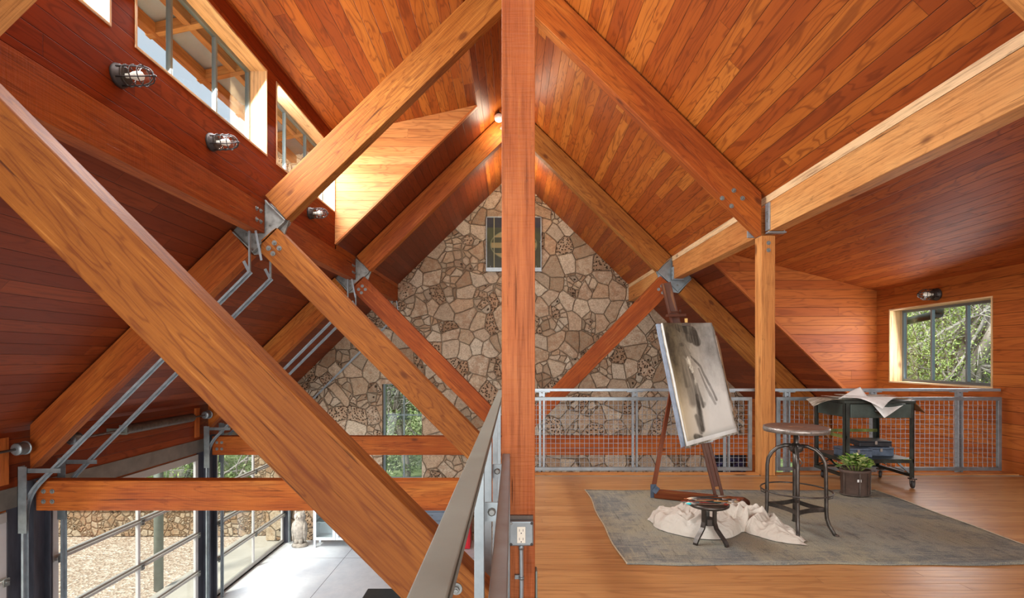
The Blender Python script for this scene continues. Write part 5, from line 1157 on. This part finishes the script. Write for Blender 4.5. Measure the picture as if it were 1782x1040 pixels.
# white glazed cabinet
CB = thing('display_cabinet', 'white enamelled cabinet with glazed doors next to the owl', 'cabinet', (-3.82, 11.2, GZ)); x0, x1, y0, y1, z0, z1 = -4.31, -3.33, 11.10, 11.46, GZ+.17, GZ+1.30
b = MB(); b.bb(x0, x1, y1-.02, y1, z0, z1); b.bb(x0, x0+.02, y0, y1-.02, z0, z1); b.bb(x1-.02, x1, y0, y1-.02, z0, z1); b.bb(x0+.02, x1-.02, y0, y1-.02, z0, z0+.03); b.bb(x0, x1, y0-.01, y1, z1, z1+.03); b.build('body', M['cabw'], CB)
for a, c_ in ((x0+.01, -3.825), (-3.815, x1-.01)):
    b = MB(); t = .06; b.bb(a, c_, y0-.02, y0-.001, z0, z0+t); b.bb(a, c_, y0-.02, y0-.001, z1-t, z1); b.bb(a, a+t, y0-.02, y0-.001, z0+t, z1-t); b.bb(c_-t, c_, y0-.02, y0-.001, z0+t, z1-t); d_ = b.build('door', M['cabw'], CB)
    b = MB(); b.bb(a+t, c_-t, y0-.012, y0-.008, z0+t, z1-t); b.build('glass_pane', M['glass'], d_)
b = MB()
for k in (1, 2): b.bb(x0+.02, x1-.02, y0+.01, y1-.02, z0+.37*k, z0+.37*k+.012)
b.build('shelf', M['galv'], CB)
for x in (x0+.03, x1-.03):
    for y in (y0+.02, y1-.03):
        b = MB(); b.bb(x-.022, x+.022, y-.02, y+.02, GZ, z0); b.build('leg', M['cabw'], CB)
# drawer cabinet
DC = thing('drawer_cabinet', 'slate grey steel drawer cabinet against the gable, glimpsed past the handrail', 'cabinet', (-1.75, 11.25, GZ)); x0, x1, y0, y1 = -2.15, -1.38, 11.02, 11.48
b = MB(); b.bb(x0, x1, y0, y1, GZ+.02, GZ+1.2); b.build('body', M['cabg'], DC)
for k in range(6):
    b = MB(); za = GZ+.05+k*.19; b.bb(x0+.02, x1-.02, y0-.018, y0-.001, za, za+.175); d_ = b.build('drawer', M['cabg'], DC, bevel=.006)
    b = MB(); b.tube([(-1.82, y0-.018, za+.11), (-1.815, y0-.045, za+.10), (-1.715, y0-.045, za+.10), (-1.71, y0-.018, za+.11)], .007, 6); b.build('handle', M['galv_lt'], d_)
RC = thing('red_locker', 'bright red metal locker by the gable, just left of the railing uprights', 'locker', (-1.1, 11.2, GZ))
b = MB(); b.bb(-1.32, -.90, 11.0, 11.42, GZ+.01, GZ+1.15); b.build('body', M['red'], RC, bevel=.008); b = MB(); b.bb(-1.30, -.93, 10.985, 10.999, GZ+.04, GZ+1.12); d_ = b.build('door', M['red'], RC, bevel=.004); b = MB(); b.bb(-1.02, -.98, 10.965, 10.984, GZ+.5, GZ+.6); b.build('handle', M['bolt'], d_)
LT = thing('low_table', 'low black table on the concrete floor at the bottom of the picture', 'table', (-1.95, 7.9, GZ)); b = MB(); b.bb(-2.28, -1.4, 7.45, 8.10, GZ+.42, GZ+.46); b.build('tabletop', M['blackcase'], LT, bevel=.01)
for x in (-2.22, -1.46):
    for y in (7.51, 8.04): b = MB(); b.bb(x-.025, x+.025, y-.025, y+.025, GZ, GZ+.42); b.build('leg', M['blackcase'], LT)
# dark screen
SCN = thing('dark_screen', 'black screen on the gable wall seen low beside the timber post', 'screen', (5.05, 11.48, -1.4)); x0, x1 = 4.50, 5.23
b = MB(); b.bb(x0, x1, 11.46, 11.54, -1.62, -.93); b.build('casing', M['blackcase'], SCN, bevel=.006)
m = NT('dim_screen'); c = m.obj(); n1 = m.noise(c, 9, 3, .6); col = m.ramp(n1, [(.45, (.004, .004, .008)), (.6, (.02, .02, .06)), (.7, (.10, .09, .22))]); M['screen'] = m.done(col, .15)
b = MB(); b.bb(x0+.03, x1-.03, 11.452, 11.459, -1.58, -.97); b.build('display', M['screen'], SCN)

# ---------------------------------------------------------------- eaves outside the clerestory
def soff(x): return 4.52+.22*(x-XL)
b = MB(); b.hull8([(XL-.26, -1, soff(XL-.26)), (-3.42, -1, soff(-3.42)), (-3.42, 7.9, soff(-3.42)), (XL-.26, 7.9, soff(XL-.26)), (XL-.26, -1, soff(XL-.26)+.03), (-3.42, -1, soff(-3.42)+.03), (-3.42, 7.9, soff(-3.42)+.03), (XL-.26, 7.9, soff(XL-.26)+.03)]); st(b.build('ceiling_eave', M['soffit']), 'blue grey metal roof overhang outside the clerestory')
b = MB(); b.bb(-3.41, -3.32, -1, 7.9, soff(-3.37)-.115, soff(-3.37)-.01, (0, 1, 0)); tag(b.build('eave_beam', M['beam_pale'], bevel=.004), 'outer wooden beam under the metal eave outside the clerestory', 'beam')
b = MB(); b.bb(-3.06, -2.99, -1, 7.9, soff(-3.02)-.11, soff(-3.02)-.01, (0, 1, 0)); tag(b.build('eave_beam', M['beam_pale'], bevel=.004), 'inner wooden beam under the metal eave outside the clerestory', 'beam')
for k in range(9):
    y = .9+k*.78; b = MB(); b.bar((XL-.26, y, soff(XL-.26)-.068), (-3.425, y, soff(-3.425)-.068), .07, .10, (0, 0, 1)); o = b.build('eave_rafter', M['beam_pale'], bevel=.003)
    tag(o, 'short wooden eave rafter outside the clerestory, number counted by its place under the metal roof', 'rafter', 'short eave rafters outside the clerestory'); o['label'] = 'short wooden rafter end under the metal eave, seen through the clerestory'

# ---------------------------------------------------------------- outdoors
OZ = GZ-.06
b = MB(); b.bb(-40, XO-.2, -12, 40, OZ-.3, OZ-.02); st(b.build('ground_gravel', M['gravel']), 'tan gravel yard')
b = MB(); b.bb(XO-.2+.06, 45, YW+.42, 50, OZ-.4, OZ-.1); b.bb(XE+.3, 45, -12, 50, OZ-.5, OZ-.3); st(b.build('ground_woods', M['hill']), 'wooded ground behind the building')
b = MB(); b.bb(-6.25, XO-.06, -3, 16, OZ-.05, GZ-.02); st(b.build('ground_apron', M['apron']), 'pale concrete apron outside the doors')
b = MB(); b.bb(-26, -6.0, 12.0, 12.5, OZ, -2.32); wl_ = tag(b.build('garden_wall', M['stone_out']), 'low dry stone garden wall beyond the gravel', 'wall'); 
b = MB(); b.bb(-26, -6.0, 11.95, 12.55, -2.32, -2.24); b.build('wall_capping', M['apron'], wl_)
uvfix = wl_.data.uv_layers[0]
PR = thing('stone_pier', 'stone pier with a grey green plate outside the far glazed door', 'pier', (-5.75, 12.1, OZ)); b = MB(); b.bb(-6.0, -5.62, 11.9, 12.4, OZ, -.2); b.build('pier', M['stone_out'], PR)
b = MB(); b.bb(-5.619, -5.57, 11.86, 12.3, OZ, -.5); b.build('plate', M['soffit'], PR)
b = MB(); b.tube([(-6.35, 9.2, OZ), (-6.35, 9.2, .6)], .075, 12); tag(b.build('porch_post', M['galv_dull']), 'round grey porch post outside the middle glazed door', 'post')
# hills
def hill(name, pts, lab):
    b = MB(); n = 26
    for k in range(len(pts)-1):
        (xa, ya), (xb, yb) = pts[k], pts[k+1]
        for i in range(n):
            for j in range(8):
                def hp(i_, j_):
                    t = i_/n; x, y = xa+(xb-xa)*t, ya+(yb-ya)*t; nx, ny = (yb-ya), -(xb-xa); L = math.hypot(nx, ny); nx /= L; ny /= L
                    s_ = j_/8; q = Vector((x+nx*s_*9*SG, y+ny*s_*9*SG, OZ-.5+11*s_)); q += Vector((1, 1, 1))*mn.noise(q*.35)*1.3; return q
                b.face([hp(i, j), hp(i+1, j), hp(i+1, j+1), hp(i, j+1)], None, True)
    return st(b.build(name, M['hill']), lab)
SG = 1
hill('ground_hill', [(40, 6), (30, 24)], 'wooded hillside'); SG = -1
hill('ground_hill_back', [(-40, 27), (30, 27)], 'wooded hillside behind the gable')
hill('ground_hill_left', [(-44, -10), (-40, 27)], 'wooded hillside left of the yard')
def tree(base, h, crown, nl, lab, mat='leaf', seed=1, lean=(0, 0), ls=.10, twigs=20, extra=(), tr_=.14):
    random.seed(seed); root = thing('juniper_tree', lab, 'tree', base); base = Vector(base)
    b = MB(); top = base+Vector((lean[0], lean[1], h)); pts = []
    for i in range(7):
        t = i/6; pts.append(base.lerp(top, t)+Vector((random.uniform(-.12, .12), random.uniform(-.12, .12), 0))*(1 if 0 < i < 6 else 0))
    b.tube(pts, [tr_*(1-.75*i/6) for i in range(7)], 8)
    for (p, q, r_) in extra: b.tube([p, Vector(p).lerp(Vector(q), .35)+Vector((.03, 0, .06)), Vector(p).lerp(Vector(q), .7)-Vector((0, 0, .05)), q], [r_, r_*.95, r_*.75, r_*.5], 8)
    b.build('trunk', M['bark'], root)
    c0, cr_ = Vector(crown[0]), Vector(crown[1]); b = MB(); cl_ = []
    for k in range(twigs):
        q = c0+Vector((random.gauss(0, .55)*cr_.x, random.gauss(0, .55)*cr_.y, random.gauss(0, .55)*cr_.z)); s_ = pts[random.randint(2, 6)]
        mid = s_.lerp(q, .5)+Vector((random.uniform(-.3, .3),)*3); b.tube([s_, mid, q, q+Vector((random.uniform(-.4, .4), random.uniform(-.3, .3), random.uniform(-.4, .3)))], [.032, .02, .011, .005], 5)
        for m_ in range(5):
            q1 = mid.lerp(q, random.random()); q2 = q1+Vector((random.gauss(0, .25), random.gauss(0, .2), random.gauss(0, .25))); q3 = q2+Vector((random.gauss(0, .15), random.gauss(0, .15), random.gauss(0, .15))); b.tube([q1, q2, q3], [.009, .006, .003], 4)
    b.build('branches', M['twig'], root)
    b = MB(); ncl = max(10, nl//60)
    for k in range(ncl):
        q = c0+Vector((random.uniform(-1, 1)*cr_.x, random.uniform(-1, 1)*cr_.y, random.uniform(-1, 1)*cr_.z)); rr = random.uniform(.18, .42)
        for i in range(60):
            p = q+Vector((random.gauss(0, rr*.55), random.gauss(0, rr*.55), random.gauss(0, rr*.32))); d = Vector((random.gauss(0, 1), random.gauss(0, 1), random.gauss(0, .7)+.3)).normalized(); s_ = d.cross(Vector((random.random(), random.random(), random.random()))).normalized()
            L = ls*random.uniform(.6, 1.3); b.face([p, p+d*L*.5+s_*L*.22, p+d*L, p+d*L*.5-s_*L*.22])
    b.build('foliage', M[mat], root)
    return root
# right window
e1 = [(P(1640, 690, 10.0), P(1695, 552, 9.4), .13), (P(1655, 700, 9.6), P(1735, 560, 8.8), .12), (P(1560, 610, 9.6), P(1660, 640, 9.8), .05), (P(1690, 620, 9.2), P(1700, 690, 9.3), .04)]
tree((8.3, 9.9, OZ-.3), 6.5, ((8.7, 9.6, 1.6), (1.9, 1.0, 1.5)), 34000, 'grey barked juniper filling the right window', 'leaf', 2, (.5, -.6), .046, 90, e1)
tree((10.3, 12.4, OZ-.3), 6.5, ((10.6, 12.6, 1.9), (3.2, 1.4, 2.4)), 15000, 'bushy juniper behind the one in the right window', 'leaf', 4, (.3, .2), .13, 30)
tree((12.5, 10.2, OZ-.3), 6.5, ((12.9, 10.6, 2.2), (1.8, 1.8, 2.6)), 9000, 'juniper at the right side of the right window view', 'leaf', 9, (0, 0), .13, 20)
tree((7.2, 10.3, OZ-.3), 3.0, ((7.4, 10.4, -1.1), (.8, 1.2, 1.0)), 3500, 'low shrub outside the small ground floor window', 'leaf2', 14, (0, 0), .10, 8)
# gable window
tree((-3.3, 16.0, OZ-.3), 5.5, ((-3.9, 16.2, -.2), (1.7, 1.0, 2.2)), 8000, 'dusty juniper behind the tall gable window', 'leaf2', 5, (-.5, 0), .13, 40)
tree((-4.9, 19.5, OZ-.3), 5.5, ((-5.0, 19.6, -.3), (2.2, 1.0, 2.6)), 7000, 'farther juniper behind the tall gable window', 'leaf2', 6, (.4, 0), .15, 25)
# yard
tree((-10.2, 15.5, OZ-.1), 6.0, ((-10.6, 15.8, .6), (2.6, 1.4, 2.0)), 9000, 'thick trunked tree beyond the garden wall at the far door', 'leaf2', 7, (.9, 0), .15, 20, [((-9.8, 15.2, OZ), (-9.2, 15.1, .4), .22)], .26)
tree((-14.5, 17.5, OZ-.1), 6.0, ((-14.8, 17.5, .1), (3.0, 1.5, 2.4)), 9000, 'green tree beyond the garden wall at the middle door', 'leaf', 8, (.3, 0), .17, 20)
tree((-20.0, 17.5, OZ-.1), 6.0, ((-20, 17.5, .2), (3.2, 1.5, 2.6)), 7000, 'leftmost tree beyond the garden wall', 'leaf2', 12, (.3, 0), .2, 15)
tree((-7.6, 20.5, OZ-.1), 6.0, ((-7.8, 20.5, .1), (2.4, 1.5, 2.6)), 6000, 'tree behind the stone pier beyond the garden wall', 'leaf', 13, (.3, 0), .18, 15)
b = MB(); b.bb(-40, -6.3, 12.56, 40, OZ-.2, OZ+.02); b.bb(-6.3, -5.6, 12.56, 40, OZ-.2, OZ-.04); st(b.build('ground_meadow', M['hill']), 'rough green ground beyond the garden wall')
for k, (x, y, lab, mt) in enumerate(((-7.4, 14.0, 'low bushy shrub beyond the wall next to the stone pier', 'leaf2'), (-10.0, 13.9, 'low green shrub beyond the garden wall at the far door', 'leaf'), (-13.0, 14.2, 'low green shrub beyond the garden wall at the middle door', 'leaf2'), (-16.2, 14.2, 'low shrub beyond the garden wall at the left of the middle door', 'leaf'), (-19.8, 14.4, 'leftmost low shrub beyond the garden wall', 'leaf2'))):
    tree((x, y, OZ), 2.2, ((x, y, -1.75), (1.45, .8, .95)), 5200, lab, mt, 30+k, (.1, 0), .09, 12, (), .06)
# gutter outside the right window
b = MB(); g0, g1 = P(1572, 560, 7.9), P(1634, 546, 6.95)
b.tube([g0, g1], .055, 10); b.tube([g1, g1+Vector((0, 0, .14))], .055, 10); b.bar(g1+Vector((0, 0, .13)), Vector((5.495, g1.y, g1.z+.13)), .04, .04); tag(b.build('gutter_pipe', M['gutter']), 'dark green gutter pipe outside the top left of the right window', 'gutter')
